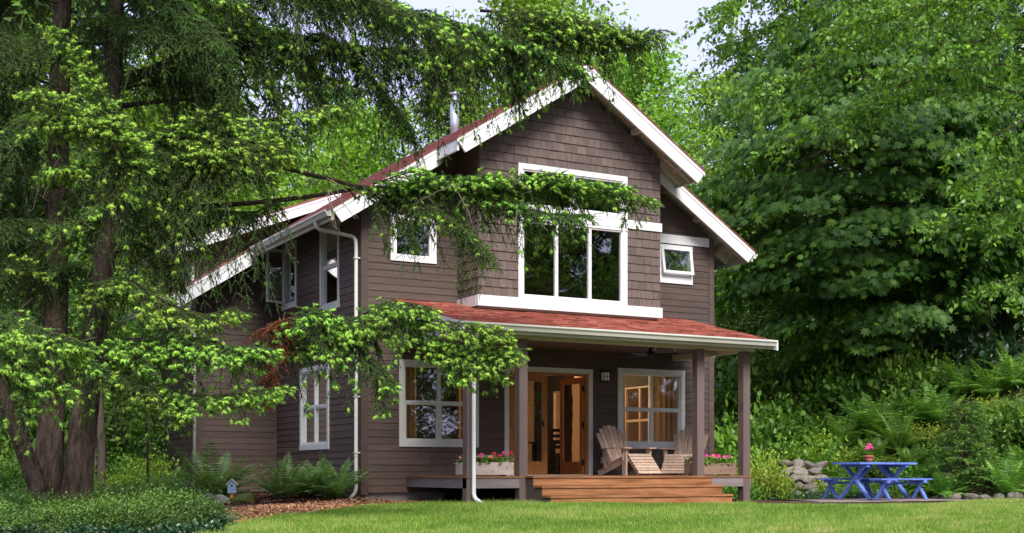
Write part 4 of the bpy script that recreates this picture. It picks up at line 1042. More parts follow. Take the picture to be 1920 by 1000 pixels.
BL = [  # control points (pixel x, pixel y, distance), radius, spray width, options
 ([(205, 385, 18), (330, 390, 18), (480, 380, 18.1), (600, 366, 18.2), (700, 352, 18.4), (900, 352, 18.6), (1080, 352, 18.8), (1215, 372, 18.9)], .045, .62, dict(s0=.44, hang=.7, hl=.65, pnew=.42, droop=.25, dens=1.15, prof=lambda s: min(1, (1-s)*2.2+.25)*min(1, (s-.40)*6))),
 ([(225, 330, 18), (340, 345, 17.9), (480, 310, 18), (600, 332, 18.1), (700, 352, 18.3), (840, 338, 18.3), (1000, 340, 18.4), (1170, 352, 18.5)], .045, .5, dict(s0=.52, hang=.4, hl=.5, pnew=.5, dens=1.25, droop=.2)),
 ([(700, 352, 18.4), (800, 385, 18.2), (880, 440, 18.1), (925, 490, 18.1)], .02, .4, dict(s0=.05, hang=.7, hl=.7, pnew=.15)),
 ([(860, 350, 18.5), (1000, 395, 18.3), (1100, 405, 18.3)], .02, .35, dict(s0=.1, hang=.6, hl=.5, pnew=.2)),
 ([(700, 345, 18.3), (760, 325, 18), (790, 316, 17.9)], .012, .22, dict(s0=.1, pnew=.5)),
 ([(980, 345, 18.4), (1030, 330, 18.3), (1060, 322, 18.2)], .012, .22, dict(s0=.1, pnew=.5)),
 # low bright bough in front of the porch corner
 ([(165, 640, 17.7), (330, 640, 17.6), (480, 655, 17.4), (600, 640, 17.3), (720, 615, 17.2), (840, 640, 17.1), (960, 655, 17)], .045, .5, dict(s0=.34, hang=.4, hl=.42, pnew=.55, droop=.3)),
 ([(520, 650, 17.3), (640, 610, 17.2), (730, 568, 17), (800, 575, 16.9)], .025, .42, dict(s0=.2, hang=.35, hl=.75, pnew=.75, droop=.6)),
 ([(480, 650, 17.4), (540, 610, 17.2), (590, 580, 17), (630, 592, 16.9)], .02, .34, dict(s0=.15, hang=.45, hl=.7, pnew=.7, droop=.6)),
 ([(760, 600, 17), (850, 605, 16.9), (950, 622, 16.8)], .015, .3, dict(s0=.1, pnew=.75, droop=.4)),
 ([(760, 640, 17.1), (860, 668, 17), (965, 665, 16.9)], .015, .32, dict(s0=.1, pnew=.75, droop=.4, hang=.3, hl=.35)),
 ([(660, 640, 17.2), (700, 680, 17), (735, 715, 16.9)], .012, .25, dict(s0=.1, pnew=.2, droop=.5, hang=.5, hl=.5)),
 ([(800, 650, 17.1), (850, 690, 17), (870, 715, 16.9)], .012, .22, dict(s0=.1, pnew=.5, droop=.5)),
 ([(880, 660, 17), (920, 690, 16.9), (945, 698, 16.9)], .01, .18, dict(s0=.1, pnew=.7, droop=.4)),
 # the upswept bright top at far left
 ([(262, 330, 16.6), (225, 250, 16.4), (185, 175, 16.3), (145, 105, 16.2), (112, 58, 16.1)], .03, .62, dict(s0=.0, hang=.25, hl=.6, pnew=.75, droop=.35, prof=lambda s: max(.2, 1-s*.85))),
 ([(215, 235, 16.4), (150, 205, 16), (95, 182, 15.8), (42, 165, 15.7)], .015, .3, dict(s0=.05, pnew=.8, hang=.35, hl=.5)),
 ([(235, 280, 16.4), (170, 240, 16.1), (115, 226, 16), (70, 222, 15.9)], .015, .3, dict(s0=.05, pnew=.75, hang=.35, hl=.5)),
 ([(205, 320, 16.6), (140, 310, 16.3), (85, 322, 16.2)], .015, .32, dict(s0=.05, pnew=.6, hang=.5, hl=.6)),
 ([(230, 300, 16.6), (210, 360, 16.4), (160, 410, 16.3), (80, 420, 16.2)], .015, .4, dict(s0=.05, pnew=.3, hang=.7, hl=.8)),
 # bright bough at mid height to the right
 ([(220, 275, 17.6), (330, 240, 17.5), (420, 232, 17.4), (520, 222, 17.4), (590, 205, 17.3), (655, 195, 17.3)], .03, .42, dict(s0=.1, hang=.6, hl=.7, pnew=.6, droop=.5)),
 ([(300, 255, 17.4), (380, 262, 17.2), (450, 262, 17.1), (545, 285, 17)], .02, .36, dict(s0=.1, hang=.55, hl=.75, pnew=.6, droop=.5)),
 ([(350, 250, 17.3), (385, 215, 17.1), (410, 214, 17)], .015, .3, dict(s0=.1, hang=.4, hl=.5, pnew=.8)),
 ([(260, 330, 17.4), (340, 300, 17.2), (430, 300, 17.1), (500, 320, 17)], .02, .4, dict(s0=.1, hang=.7, hl=.9, pnew=.35)),
 # left middle
 ([(155, 570, 17.4), (200, 540, 17), (240, 525, 16.8), (300, 560, 16.7), (370, 590, 16.6), (440, 580, 16.6)], .025, .45, dict(s0=.1, hang=.45, hl=.6, pnew=.65, droop=.5)),
 ([(150, 640, 17.5), (260, 640, 17), (350, 632, 16.7), (430, 648, 16.5), (500, 652, 16.5)], .025, .5, dict(s0=.15, hang=.5, hl=.65, pnew=.7, droop=.5)),
 ([(150, 720, 17.4), (280, 740, 17), (400, 742, 16.6), (470, 735, 16.5), (535, 722, 16.4)], .02, .32, dict(s0=.15, hang=.3, hl=.35, pnew=.8, droop=.4)),
 ([(140, 700, 17.4), (220, 700, 16.9), (300, 740, 16.7), (340, 770, 16.6)], .018, .4, dict(s0=.1, hang=.5, hl=.5, pnew=.35)),
 ([(-120, 590, 15.6), (-20, 590, 15.4), (60, 612, 15.2), (150, 640, 15.1)], .02, .5, dict(s0=.05, hang=.5, hl=.65, pnew=.75, droop=.5)),
 ([(-120, 650, 15.5), (-20, 660, 15.3), (70, 690, 15.2), (120, 720, 15.1)], .02, .45, dict(s0=.05, hang=.4, hl=.6, pnew=.6, droop=.5)),
 ([(60, 560, 17), (30, 600, 16.4), (110, 650, 16), (190, 690, 15.9)], .02, .42, dict(s0=.15, hang=.5, hl=.7, pnew=.45)),
 ([(100, 540, 17.4), (40, 500, 17), (-40, 520, 16.6)], .02, .5, dict(s0=.1, hang=.6, hl=.8, pnew=.25)),
 # big bare-ish limbs and the hanging curtains along the top
 ([(222, 158, 18), (300, 125, 18), (370, 85, 18.1), (440, 45, 18.2), (500, -30, 18.3)], .075, .4, dict(s0=.25, hang=.6, hl=.9, pnew=.08)),
 ([(222, 72, 18), (330, 78, 18.2), (450, 72, 18.4), (560, 70, 18.5), (680, 92, 18.6), (800, 98, 18.7), (920, 75, 18.8), (1060, 62, 18.9), (1235, 58, 19)], .06, .62, dict(s0=.12, hang=1.5, hl=.8, pnew=.4, droop=.4)),
 ([(222, -20, 18), (420, -35, 18.2), (600, -10, 18.3), (760, 20, 18.4), (900, 60, 18.5), (1010, 90, 18.6), (1090, 130, 18.6)], .05, .65, dict(s0=.2, hang=1.3, hl=.8, pnew=.4, droop=.45)),
 ([(420, -60, 17.6), (600, -30, 17.5), (740, 20, 17.4), (830, 60, 17.4), (900, 85, 17.4)], .04, .5, dict(s0=.15, hang=1., hl=.75, pnew=.35)),
 ([(900, 20, 18.6), (1020, 30, 18.8), (1120, 48, 18.9), (1200, 75, 19)], .025, .5, dict(s0=.05, hang=1.2, hl=.75, pnew=.5)),
 ([(600, 60, 18.8), (680, 130, 18.7), (740, 200, 18.7), (770, 250, 18.7)], .025, .4, dict(s0=.1, hang=.8, hl=.8, pnew=.12)),
 ([(800, 95, 18.8), (808, 150, 18.7), (800, 200, 18.7)], .02, .3, dict(s0=.1, hang=.8, hl=.7, pnew=.15)),
 ([(940, 80, 18.8), (975, 130, 18.7), (990, 165, 18.7)], .015, .3, dict(s0=.1, hang=.8, hl=.6, pnew=.25)),
 ([(560, 70, 18.4), (580, 130, 18.2), (600, 190, 18.1)], .02, .3, dict(s0=.2, hang=.8, hl=.8, pnew=.2)),
 ([(220, 200, 18), (300, 190, 18.3), (380, 185, 18.5), (430, 182, 18.6)], .045, .25, dict(s0=.6, hang=.4, hl=.7, pnew=.05)),
 ([(440, 45, 18.2), (420, 130, 18.1), (440, 210, 18.1), (455, 270, 18.1)], .025, .35, dict(s0=.1, hang=.8, hl=.9, pnew=.05)),
 ([(470, 60, 18.3), (490, 130, 18.2), (520, 190, 18.2)], .02, .3, dict(s0=.2, hang=.8, hl=.8, pnew=.08)),
 ([(300, 390, 17.9), (400, 395, 17.7), (470, 400, 17.6), (515, 380, 17.6)], .02, .35, dict(s0=.1, hang=1., hl=1.0, pnew=.03)),
 ([(230, 330, 17.8), (300, 380, 17.4), (350, 420, 17.3), (340, 500, 17.2)], .02, .4, dict(s0=.1, hang=.8, hl=.8, pnew=.12)),
]
for i, (pp, r0, W, kw) in enumerate(BL): bough(spruce, cpts(pp), r0, W, 100+i, **kw)
rr = random.Random(5)
for i in range(26):                       # the shaded inner boughs around the stems
    y0 = -60+i*24+rr.uniform(-12, 12); tx = 110 if i % 2 else 212; sg = -1 if (i % 3 == 0 or (i % 2 and i % 5)) else 1
    Lp = rr.uniform(130, 260); dd = rr.uniform(-1.8, 1.2); d0 = 18.1
    if sg > 0 and y0 > 300: Lp *= .45
    P = [at(tx, y0, d0), at(tx+sg*Lp*.45, y0-20+rr.uniform(-20, 20), d0+dd*.5), at(tx+sg*Lp, y0+rr.uniform(0, 60), d0+dd)]
    bough(spruce, P, .022, .5, 300+i, s0=.15, hang=.75, hl=.9, pnew=rr.choice([.02, .05, .2]), droop=.5, dens=.8)
for i in range(14):                       # crown above the frame
    z = 7.6+i*.55; a = i*2.4; c = at(118+60*(i % 2), 882, 18.1); L = 3.4-.16*i
    P = [(c[0], c[1], z), (c[0]+math.cos(a)*L*.5, c[1]+math.sin(a)*L*.5, z+.1), (c[0]+math.cos(a)*L, c[1]+math.sin(a)*L, z-.6)]
    bough(spruce, P, .04, .9, 400+i, s0=.15, hang=.5, hl=1., pnew=.2, u=2.2, far=True)
bough(spruce, cpts([(535, 585, 17.1), (520, 640, 17), (508, 700, 16.95), (500, 735, 16.95)]), .012, .16, 500, mat=lm_dead, label='dead rust-red spray', s0=.05, hang=.5, hl=.3, pnew=0)
bough(spruce, cpts([(560, 590, 17.1), (500, 615, 17), (470, 630, 17)]), .01, .14, 501, mat=lm_dead, label='dead rust-red spray', s0=.05, hang=.4, hl=.2, pnew=0)
# bare dead twigs
for i in range(22):
    x0, y0 = rr.choice([(105, 330), (200, 330), (210, 420), (110, 440), (600, 350), (850, 360), (520, 380), (950, 360), (560, 640)]); x0 += rr.uniform(-20, 20); y0 += rr.uniform(-40, 40)
    a = rr.uniform(.2, 2.9); L = rr.uniform(40, 110); d0 = 17.8+rr.uniform(-.4, .3)
    P = spline([at(x0, y0, d0), at(x0+math.cos(a)*L*.5, y0+math.sin(a)*L*.4, d0-.1), at(x0+math.cos(a)*L, y0+math.sin(a)*L, d0-.2)], .2)
    w = MB().tube(list(P), list(np.linspace(.009, .003, len(P))), 4)
    for k in range(5):
        q = P[rr.randrange(len(P))]; v = np.array([rr.uniform(-1, 1), rr.uniform(-1, 1), rr.uniform(-1, .3)])*.16
        w.tube([q, q+v*.5, q+v+[0, 0, -.03]], [.004, .003, .002], 3)
    w.build('dead_twig', m_greybark, spruce)

# ------------------------------------------------------------------ broadleaf trees
def broadleaf_data(seed, Ht, R, n_limb, leaf, per, tpl, base=.22, cl=.42, up_bias=.45, tr_r=.16, shape=None):
    rg = np.random.default_rng(seed); wood = MB()
    lean = rg.normal(size=2)*.04*Ht
    tp = spline([(0, 0, -.2), (lean[0]*.3, lean[1]*.3, Ht*.35), (lean[0]*.8, lean[1]*.8, Ht*.7), (lean[0], lean[1], Ht*.97)], Ht/14)
    wood.tube(list(tp), list(np.linspace(tr_r, .03, len(tp))), 9, .06)
    cen = []; 
    for i in range(n_limb):
        h = base+(1-base)*((i+rg.uniform(0, 1))/n_limb); a = i*2.39996+rg.uniform(-.4, .4)
        k = min(len(tp)-1, int(h*(len(tp)-1))); p = tp[k]
        sh = shape(h) if shape else math.sin(math.pi*min(1, .12+.88*((h-base)/(1-base))**.75))**.6
        L = R*max(.25, sh)*rg.uniform(.7, 1.1); d = nrm(np.array([math.cos(a), math.sin(a), up_bias+.5*h]))
        m = p+d*L*.5+[0, 0, .06*L]; e = p+d*L-[0, 0, .08*L]
        lp = spline([p, m, e], max(.3, L/6)); wood.tube(list(lp), list(np.linspace(.035+.012*L, .01, len(lp))), 5)
        for q in lp[len(lp)//3:]:
            for _ in range(2):
                dv = nrm(rg.normal(size=3)*[1, 1, .6])*rg.uniform(.15, .3)*L
                cen.append(q+dv); wood.tube([q, q+dv*.95], [.012, .004], 3)
    cen = np.array(cen); n = len(cen)*per
    c = np.repeat(cen, per, axis=0); ct = np.repeat(rg.normal(0, .16, len(cen)), per)
    off = rg.normal(size=(n, 3))*[cl, cl, cl*.55]
    pos = c+off; outw = nrm(pos-[0, 0, Ht*.5])
    d = nrm(rg.normal(size=(n, 3))+outw*.5-Z*.45); up = nrm(rg.normal(size=(n, 3))*.55+Z*.45+outw*.6)
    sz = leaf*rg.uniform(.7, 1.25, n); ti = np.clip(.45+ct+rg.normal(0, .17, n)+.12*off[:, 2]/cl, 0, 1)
    return wood, scat(tpl, pos, frames(d, up), sz, ti)
PROTO = {}
def proto_broad(key, mat, wmat, *a, **k):
    w, lf = broadleaf_data(*a, **k); PROTO[key] = (w, np_mesh('crown', [lf], mat), wmat, None)
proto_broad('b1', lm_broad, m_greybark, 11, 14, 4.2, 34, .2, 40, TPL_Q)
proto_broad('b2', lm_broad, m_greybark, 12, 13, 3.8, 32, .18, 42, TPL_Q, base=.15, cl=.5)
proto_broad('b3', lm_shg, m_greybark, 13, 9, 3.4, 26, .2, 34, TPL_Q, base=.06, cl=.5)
def conifer_data(seed, Ht, R):
    rg = np.random.default_rng(seed); wood = MB().tube([(0, 0, -.2), (0, 0, Ht*.5), (0, 0, Ht)], [.2, .12, .02], 9, .06); parts = []
    n = 46
    for i in range(n):
        h = .08+.9*i/n; a = i*2.4+rg.uniform(-.3, .3); L = R*(1-h)**.8*rg.uniform(.75, 1.1)+.25; c, s = math.cos(a), math.sin(a); z = h*Ht
        w, p = bough_data([(0, 0, z), (c*L*.5, s*L*.5, z+.05*L), (c*L, s*L, z-.28*L)], .03, .8, rg, s0=.12, hang=.45, hl=.9, pnew=.22, u=2.6, far=True, droop=.45)
        n0 = len(wood.v); wood.v += w.v; wood.f += [tuple(q+n0 for q in f) for f in w.f]; parts += p
    return wood, parts
for key, sd, hh_, R_ in (('c1', 31, 16, 3.0), ('c2', 32, 17, 2.4)):
    w, p = conifer_data(sd, hh_, R_); PROTO[key] = (w, np_mesh('crown', p, lm_con), m_greybark, None)
WOODM = {}
for key, (w, me, wm, _) in PROTO.items():
    t = bpy.data.meshes.new('trunk'); t.from_pydata(w.v, [], w.f); t.update(); t.materials.append(wm); t.polygons.foreach_set('use_smooth', [True]*len(t.polygons)); WOODM[key] = t
NAMES = {'b': 'broadleaf_tree', 'c': 'conifer_tree'}
def tree(key, loc, sc, rz, label, group=None, cat=None, zs=1):
    r = empty(NAMES[key[0]], tuple(loc)); r.rotation_euler = (0, 0, rz); r.scale = (sc, sc, sc*zs)
    tag(r, label, cat or ('conifer' if key[0] == 'c' else 'tree'), group)
    for nm, me in (('trunk', WOODM[key]), ('crown', PROTO[key][1])):
        o = bpy.data.objects.new(nm, me); C.objects.link(o); o.parent = r
    return r
BG = [  # key, pixel x, distance, height of the top in pixels, label
 ('c1', -60, 34, -250, 'dark conifer at the far left edge behind the spruce stems'),
 ('b1', 40, 40, -120, 'broadleaf tree glimpsed left of the spruce stems'),
 ('c2', 170, 44, -200, 'conifer directly behind the spruce stems'),
 ('b2', 285, 38, 60, 'green tree between the spruce stems and the rear wing'),
 ('c1', 350, 50, -120, 'tall conifer above the rear wing roof'),
 ('b1', 430, 46, 150, 'green tree above the dormer roof'),
 ('b2', 560, 54, 262, 'light green tree low behind the dormer roof'),
 ('b2', 665, 44, 170, 'light green tree left of the metal flue, nearest the flue'),
 ('b1', 745, 50, 175, 'light green tree just behind the metal flue'),
 ('c2', 850, 56, 20, 'conifer right of the metal flue above the roof'),
 ('b1', 940, 52, -70, 'tree hidden behind the gable peak on the left'),
 ('b2', 1040, 56, -150, 'pale tree showing above the gable peak'),
 ('b1', 1235, 44, 70, 'pale green birch-like tree right of the gable peak'),
 ('b2', 1175, 50, 75, 'pale green tree between the gable peak and the birch-like tree'),
 ('b2', 1310, 48, 120, 'pale green tree left of the dark maple'),
 ('c1', 1390, 52, 40, 'conifer behind the left edge of the maple'),
 ('c2', 1500, 46, -100, 'dark conifer behind the middle of the maple'),
 ('c1', 1640, 44, -150, 'dark conifer deep behind the maple crown'),
 ('b1', 1740, 42, -60, 'tree deep in shade behind the maple trunk'),
 ('c2', 1850, 42, -150, 'dark conifer behind the right edge of the maple'),
 ('c1', 1980, 36, -200, 'dark conifer at the far right edge'),
 ('b3', 250, 32, 520, 'bright bushy tree seen under the low spruce boughs'),
 ('b3', 60, 30, 480, 'bright bushy tree left of the spruce stems near the ground'),
 ('b3', 380, 46, 420, 'bushy green tree behind the rear wing wall'),
 ('b3', 1365, 42, 420, 'bushy tree behind the right corner of the house'),
 ('b3', 1480, 40, 520, 'bushy tree under the left side of the maple'),
 ('b3', 1640, 41, 520, 'dark bushy tree in the shade under the maple'),
 ('b3', 1800, 38, 500, 'dark bushy tree under the right side of the maple'),
 ('b1', 330, 56, 60, 'far green tree in the gap right of the spruce stems'),
 ('b1', 500, 58, 215, 'far green tree low in the sky gap beside the hanging boughs'),
 ('c1', 640, 60, 120, 'distant conifer between the flue and the sky gap'),
 ('b2', 1110, 62, 20, 'distant pale tree just above the right roof slope'),
 ('c2', 70, 50, -200, 'distant conifer seen between the two spruce stems'),
 ('b3', 150, 40, 300, 'green understorey tree behind the paired spruce stems'),
]
HT = {'b1': 14, 'b2': 13, 'b3': 9, 'c1': 16, 'c2': 17}
for i, (k, px, d, ty, lb) in enumerate(BG):
    p = Gd(px, d); top = EYE+(882-ty)/2400*d; sc = (top-p[2])/HT[k]
    sx = min(max(sc, .85), 1.35) if k[0] == 'b' else min(max(sc, .9), 1.25)
    tree(k, p, sx, i*1.7, lb, 'trees behind the house', zs=sc/sx)
for i, (k, x, y, s) in enumerate((('c1', 9, -31, 1.1), ('b1', 14, -29, 1.), ('c2', 18, -27, 1.15), ('b2', 22, -24, 1.1), ('b1', 27, -21, 1.), ('c1', 25, -31, 1.2), ('b3', 12, -25.5, .8), ('b3', 19, -22.5, .7), ('c2', 2, -36, 1.1), ('b1', -4, -38, 1.1), ('c1', -34, -8, 1.1), ('c2', -30, 2, 1.2), ('b1', -28, -14, 1.1), ('b2', -33, 10, 1.1), ('b3', 24, -17, .8), ('c1', 13, -35, 1.3), ('c2', 21, -33, 1.35), ('c1', 30, -27, 1.3), ('c2', 33, -19, 1.3), ('b1', 17, -24.5, .8), ('b1', 10, -28, .75))):
    tree(k, (x, y, float(H(x, y))), s, i*2.1, 'tree at the edge of the clearing, mirrored in the panes', 'trees around the clearing')

# ------------------------------------------------------------------ maple and cherry on the right
def crown_boughs(cen, rad, n, rg, fill=.55):
    """bough anchor points through an ellipsoid, denser towards its shell"""
    out = []
    while len(out) < n:
        v = rg.normal(size=3); v /= np.linalg.norm(v); r = rg.uniform(fill, 1)**.6
        out.append((np.array(cen)+v*r*np.array(rad), v))
    return out
def maple():
    rg = np.random.default_rng(77)
    b = Gd(1852, 35); r = empty('maple_tree', tuple(b)); tag(r, 'large dark green maple with broad lobed leaves right of the house', 'maple tree')
    top = at(1700, 40, 34); mid = at(1835, 500, 34.7)
    P = [b-Z*.2, at(1858, 650, 34.9), mid, at(1790, 300, 34.5), top]
    t = taper_trunk(P, .2, .05, 12, .08, .4, .1).build('trunk', m_limb, r, smooth=True)
    pos = []; dirs = []; ups = []; tin = []; wood = MB(); tp = spline(P, .4)
    cen = at(1645, 340, 33.8); fwd = np.array([FX, FY, 0]); rt = np.array([RX, RY, 0])
    cnt = 0
    for cpt, v in crown_boughs((0, 0, 0), (1, 1, 1), 360, rg, .35):
        w = cen+rt*cpt[0]*4.65+fwd*cpt[1]*3.4+Z*cpt[2]*5.05
        if w[2] < 2.9 and rg.random() < .8: continue
        hdir = nrm(rt*cpt[0]+fwd*cpt[1]+1e-3)
        q = tp[np.argmin(np.linalg.norm(tp-(w-Z*.7), axis=1))]
        if rg.random() < .5: wood.tube(list(spline([q, (q+w)/2+Z*.35, w], .8)), list(np.linspace(.035, .008, len(spline([q, (q+w)/2+Z*.35, w], .8)))), 4)
        n = 92; rr_ = np.sqrt(rg.random(n))*rg.uniform(.55, 1.0); aa = rg.uniform(0, 6.28, n)
        e1 = hdir; e2 = np.cross(Z, hdir)
        u_, v_ = rr_*np.cos(aa), rr_*np.sin(aa)
        pp = w+e1*u_[:, None]+e2*v_[:, None]-Z*(.22*rr_**2+.38*u_)[:, None]+rg.normal(size=(n, 3))*.09
        pos.append(pp); dirs.append(nrm(e1*(.3+.6*u_)[:, None]+e2*.8*v_[:, None]-Z*.95+rg.normal(size=(n, 3))*.3))
        ups.append(nrm(Z*.42+e1*.75+rg.normal(size=(n, 3))*.3)); tin.append(np.clip(rg.normal(.42, .1)+rg.normal(0, .17, n), 0, 1))
    pos, dirs, ups, tin = map(np.concatenate, (pos, dirs, ups, tin)); n = len(pos)
    wood.build('limbs', m_limb, r)
    mesh_obj('crown', np_mesh('crown', [scat(TPL_MAPLE, pos, frames(dirs, ups), rg.uniform(.09, .25, n), tin)], lm_maple), r, loc=-ORG[r.name])
    STAT['maple'] = n*14
maple()
def cherry():
    rg = np.random.default_rng(78)
    b = Gd(2120, 26.5); r = empty('cherry_tree', tuple(b)); tag(r, 'cherry tree with small bright oval leaves arching in from the right edge', 'tree')
    tpts = [b-Z*.2, at(2110, 500, 26.5), at(2080, 100, 26.4), at(2050, -300, 26.4)]
    taper_trunk(tpts, .2, .06, 12, .08, .4, .1).build('trunk', m_greybark, r, smooth=True)
    wood = MB(); pos = []; dirs = []; ups = []; tin = []
    LB = [([(2100, 330), (1960, 300), (1860, 320), (1790, 350)], 26), ([(2100, 250), (1900, 186), (1780, 170), (1690, 205), (1600, 240)], 27), ([(2090, 120), (1900, 110), (1740, 130), (1600, 190), (1490, 260)], 27.5),
          ([(2080, 20), (1880, 30), (1700, 50), (1540, 110), (1420, 190)], 28), ([(2060, -80), (1850, -40), (1650, -20), (1480, 40), (1360, 90)], 28), ([(2050, -160), (1800, -110), (1600, -90), (1450, -40), (1345, 10)], 28),
          ([(2100, 420), (1960, 400), (1860, 410), (1780, 430)], 25), ([(2100, 540), (1990, 500), (1920, 500), (1870, 530)], 25),
          ([(2090, 60), (1900, 70), (1760, 100), (1650, 110)], 26), ([(2080, -20), (1900, -10), (1740, 20), (1600, 40)], 26), ([(2060, -120), (1880, -70), (1760, -50), (1660, -10), (1560, 60)], 26.5),
          ([(1700, -60), (1560, -50), (1440, -20), (1370, 50)], 27), ([(2100, 300), (1980, 340), (1900, 350), (1840, 380)], 24.5), ([(2100, 100), (1980, 160), (1900, 210), (1830, 250)], 25)]
    for li, (pp, d) in enumerate(LB):
        P = spline([at(x, y+rg.uniform(-16, 16), d+(i-1)*.15+rg.uniform(-.3, .3)) for i, (x, y) in enumerate(pp)], .22); P = P+np.cumsum(rg.normal(size=P.shape)*.02, axis=0); wood.tube(list(P), list(np.linspace(.024, .005, len(P))), 5)
        for i in range(4, len(P)):
            for k in range(4):
                a = rg.uniform(0, 6.28); L = rg.uniform(.3, 1.1); t = nrm(P[min(i+1, len(P)-1)]-P[i-1])
                dv = nrm(t*.7+np.array([math.cos(a), math.sin(a), rg.uniform(-.7, .5)])*.8); e = P[i]+dv*L-Z*.18*L
                wood.tube([P[i], (P[i]+e)/2+Z*.04, e], [.007, .005, .003], 3)
                m = int(L/.036); tt = rg.uniform(.15, 1, m); q = P[i]+(e-P[i])*tt[:, None]+rg.normal(size=(m, 3))*.045
                dd = nrm(dv[None]*.5+rg.normal(size=(m, 3))*.6-Z*.35)
                pos.append(q); dirs.append(dd); ups.append(nrm(Z*.5+rg.normal(size=(m, 3))*.7)); tin.append(np.clip(rg.normal(.5, .12)+rg.normal(0, .18, m), 0, 1))
    pos, dirs, ups, tin = map(np.concatenate, (pos, dirs, ups, tin)); n = len(pos); STAT['cherry'] = n*6
    wood.build('limbs', m_limb, r)
    mesh_obj('crown', np_mesh('crown', [scat(TPL_OV, pos, frames(dirs, ups), rg.uniform(.075, .15, n), tin)], lm_cherry), r, loc=-ORG[r.name])
cherry()
# slim stems seen under the spruce boughs
def slim(px, d, tilt, h, r0, label, mat=None):
    p = Gd(px, d); r = empty('sapling_tree', tuple(p)); tag(r, label, 'tree', 'slim stems under the boughs')
    P = [p-Z*.2, p+np.array([tilt*.3, 0, h*.4]), p+np.array([tilt, .1, h])]
    taper_trunk(P, r0, r0*.45, 8, .06, .3).build('trunk', mat or m_greybark, r, smooth=True)
    rg = np.random.default_rng(int(px)); n = 260; q = p+np.array([tilt, .1, h])+rg.normal(size=(n, 3))*[.7, .7, .5]; d_ = rngdirs(rg, n)
    mesh_obj('crown', np_mesh('crown', [scat(TPL_OV, q, frames(d_, nrm(rg.normal(size=(n, 3))*.5+Z)), rg.uniform(.08, .14, n), rg.uniform(0, 1, n))], lm_shg), r, loc=-ORG[r.name])
slim(193, 27, -.1, 3.4, .11, 'pale slanting trunk right of the spruce base')
slim(176, 30, .0, 3.6, .08, 'pale upright trunk close behind the spruce base')
slim(278, 25.5, -.05, 2.4, .03, 'thin dark sapling left of the rear wing', m_limb)
# ------------------------------------------------------------------ ferns, shrubs, ground cover
TPL_PIN = (np.array([[0, 0, 0], [.085, .3, .02], [0, 1, -.06], [-.085, .3, .02]], float), np.array([[0, 1, 2], [0, 2, 3]]))
def fern_mesh(seed, mat, nf=17, L=.95, wid=.14, arch=.75):
    rg = np.random.default_rng(seed); parts = []
    for i in range(nf):
        a = i*2.39996+rg.uniform(-.25, .25); inner = (i % 3 == 0); l = L*rg.uniform(.7, 1.1); el = math.radians(rg.uniform(60, 80) if inner else rg.uniform(30, 58))
        d = np.array([math.cos(a)*math.cos(el), math.sin(a)*math.cos(el), math.sin(el)]); m = 26; t = (np.arange(m)+1)/m
        ar = arch*rg.uniform(.7, 1.2)*(.6 if inner else 1)
        p = d*(l*t)[:, None]+nrm(d*[1, 1, 0])*(l*.28*ar*t**2)[:, None]-Z*(l*ar*.62*t**2.2)[:, None]
        tg = nrm(np.gradient(p, axis=0)); hs = np.cross(tg, Z); hs = nrm(hs); nn = np.cross(hs, tg)
        pw = wid*np.clip(np.sin(math.pi*np.clip(.1+.9*t, 0, 1)**.8)**.7, .12, 1)*rg.uniform(.85, 1.15)
        base = rg.uniform(.25, .75)
        for s in (-1, 1):
            dd = nrm(hs*s+tg*.28-nn*.12+rg.normal(size=(m, 3))*.07)
            parts.append(scat(TPL_PIN, p, frames(dd, nn+rg.normal(size=(m, 3))*.12), np.stack([pw*1.25, pw, pw], -1), np.clip(base+rg.normal(0, .1, m)+.15*t, 0, 1)))
        V = []; F_ = []
        q = p[::5]
        for j in range(len(q)-1):
            k = len(V); V += [q[j]-hs[j]*.005, q[j]+hs[j]*.005, q[j+1]]; F_.append([k, k+1, k+2])
        parts.append((np.array(V), np.array(F_), np.full(len(F_), .2)))
    return np_mesh('fronds', parts, mat)
FERN = [fern_mesh(1, lm_fern, 24, 1., .16), fern_mesh(2, lm_fern, 20, 1.1, .17), fern_mesh(3, lm_fernd, 26, 1.15, .15), fern_mesh(4, lm_fernd, 22, 1.0, .14, .6)]
CRN = MB().lathe([(.09, -.05), (.1, .04), (.04, .1)], 7); CRNM = bpy.data.meshes.new('root_crown'); CRNM.from_pydata(CRN.v, [], CRN.f); CRNM.materials.append(m_limb)
def fern(px, d, s, k, label, group, rz=None, dz=0):
    p = Gd(px, d, dz); r = empty('fern', tuple(p)); r.rotation_euler = (rnd.uniform(-.1, .1), rnd.uniform(-.1, .1), rnd.uniform(0, 6.28) if rz is None else rz); r.scale = (s, s, s*rnd.uniform(.92, 1.08)); tag(r, label, 'fern', group)
    o = bpy.data.objects.new('fronds', FERN[k]); C.objects.link(o); o.parent = r
    o = bpy.data.objects.new('root_crown', CRNM); C.objects.link(o); o.parent = r
for a in ((400, 24.0, 1.5, 2, 'big dark sword fern behind the birdhouse'), (330, 24.6, 1.0, 3, 'small fern left of the tall brown boulder'), (528, 23.3, 1.3, 3, 'upright sword fern at the wall corner of the wing'), (580, 23.7, 1.15, 2, 'sword fern below the side window, middle of the trio'),
          (632, 23.5, 1.3, 3, 'sword fern closest to the corner downspout'), (290, 22.4, .6, 2, 'low fern among the shrubs by the spruce')): fern(*a, 'ferns along the side wall')
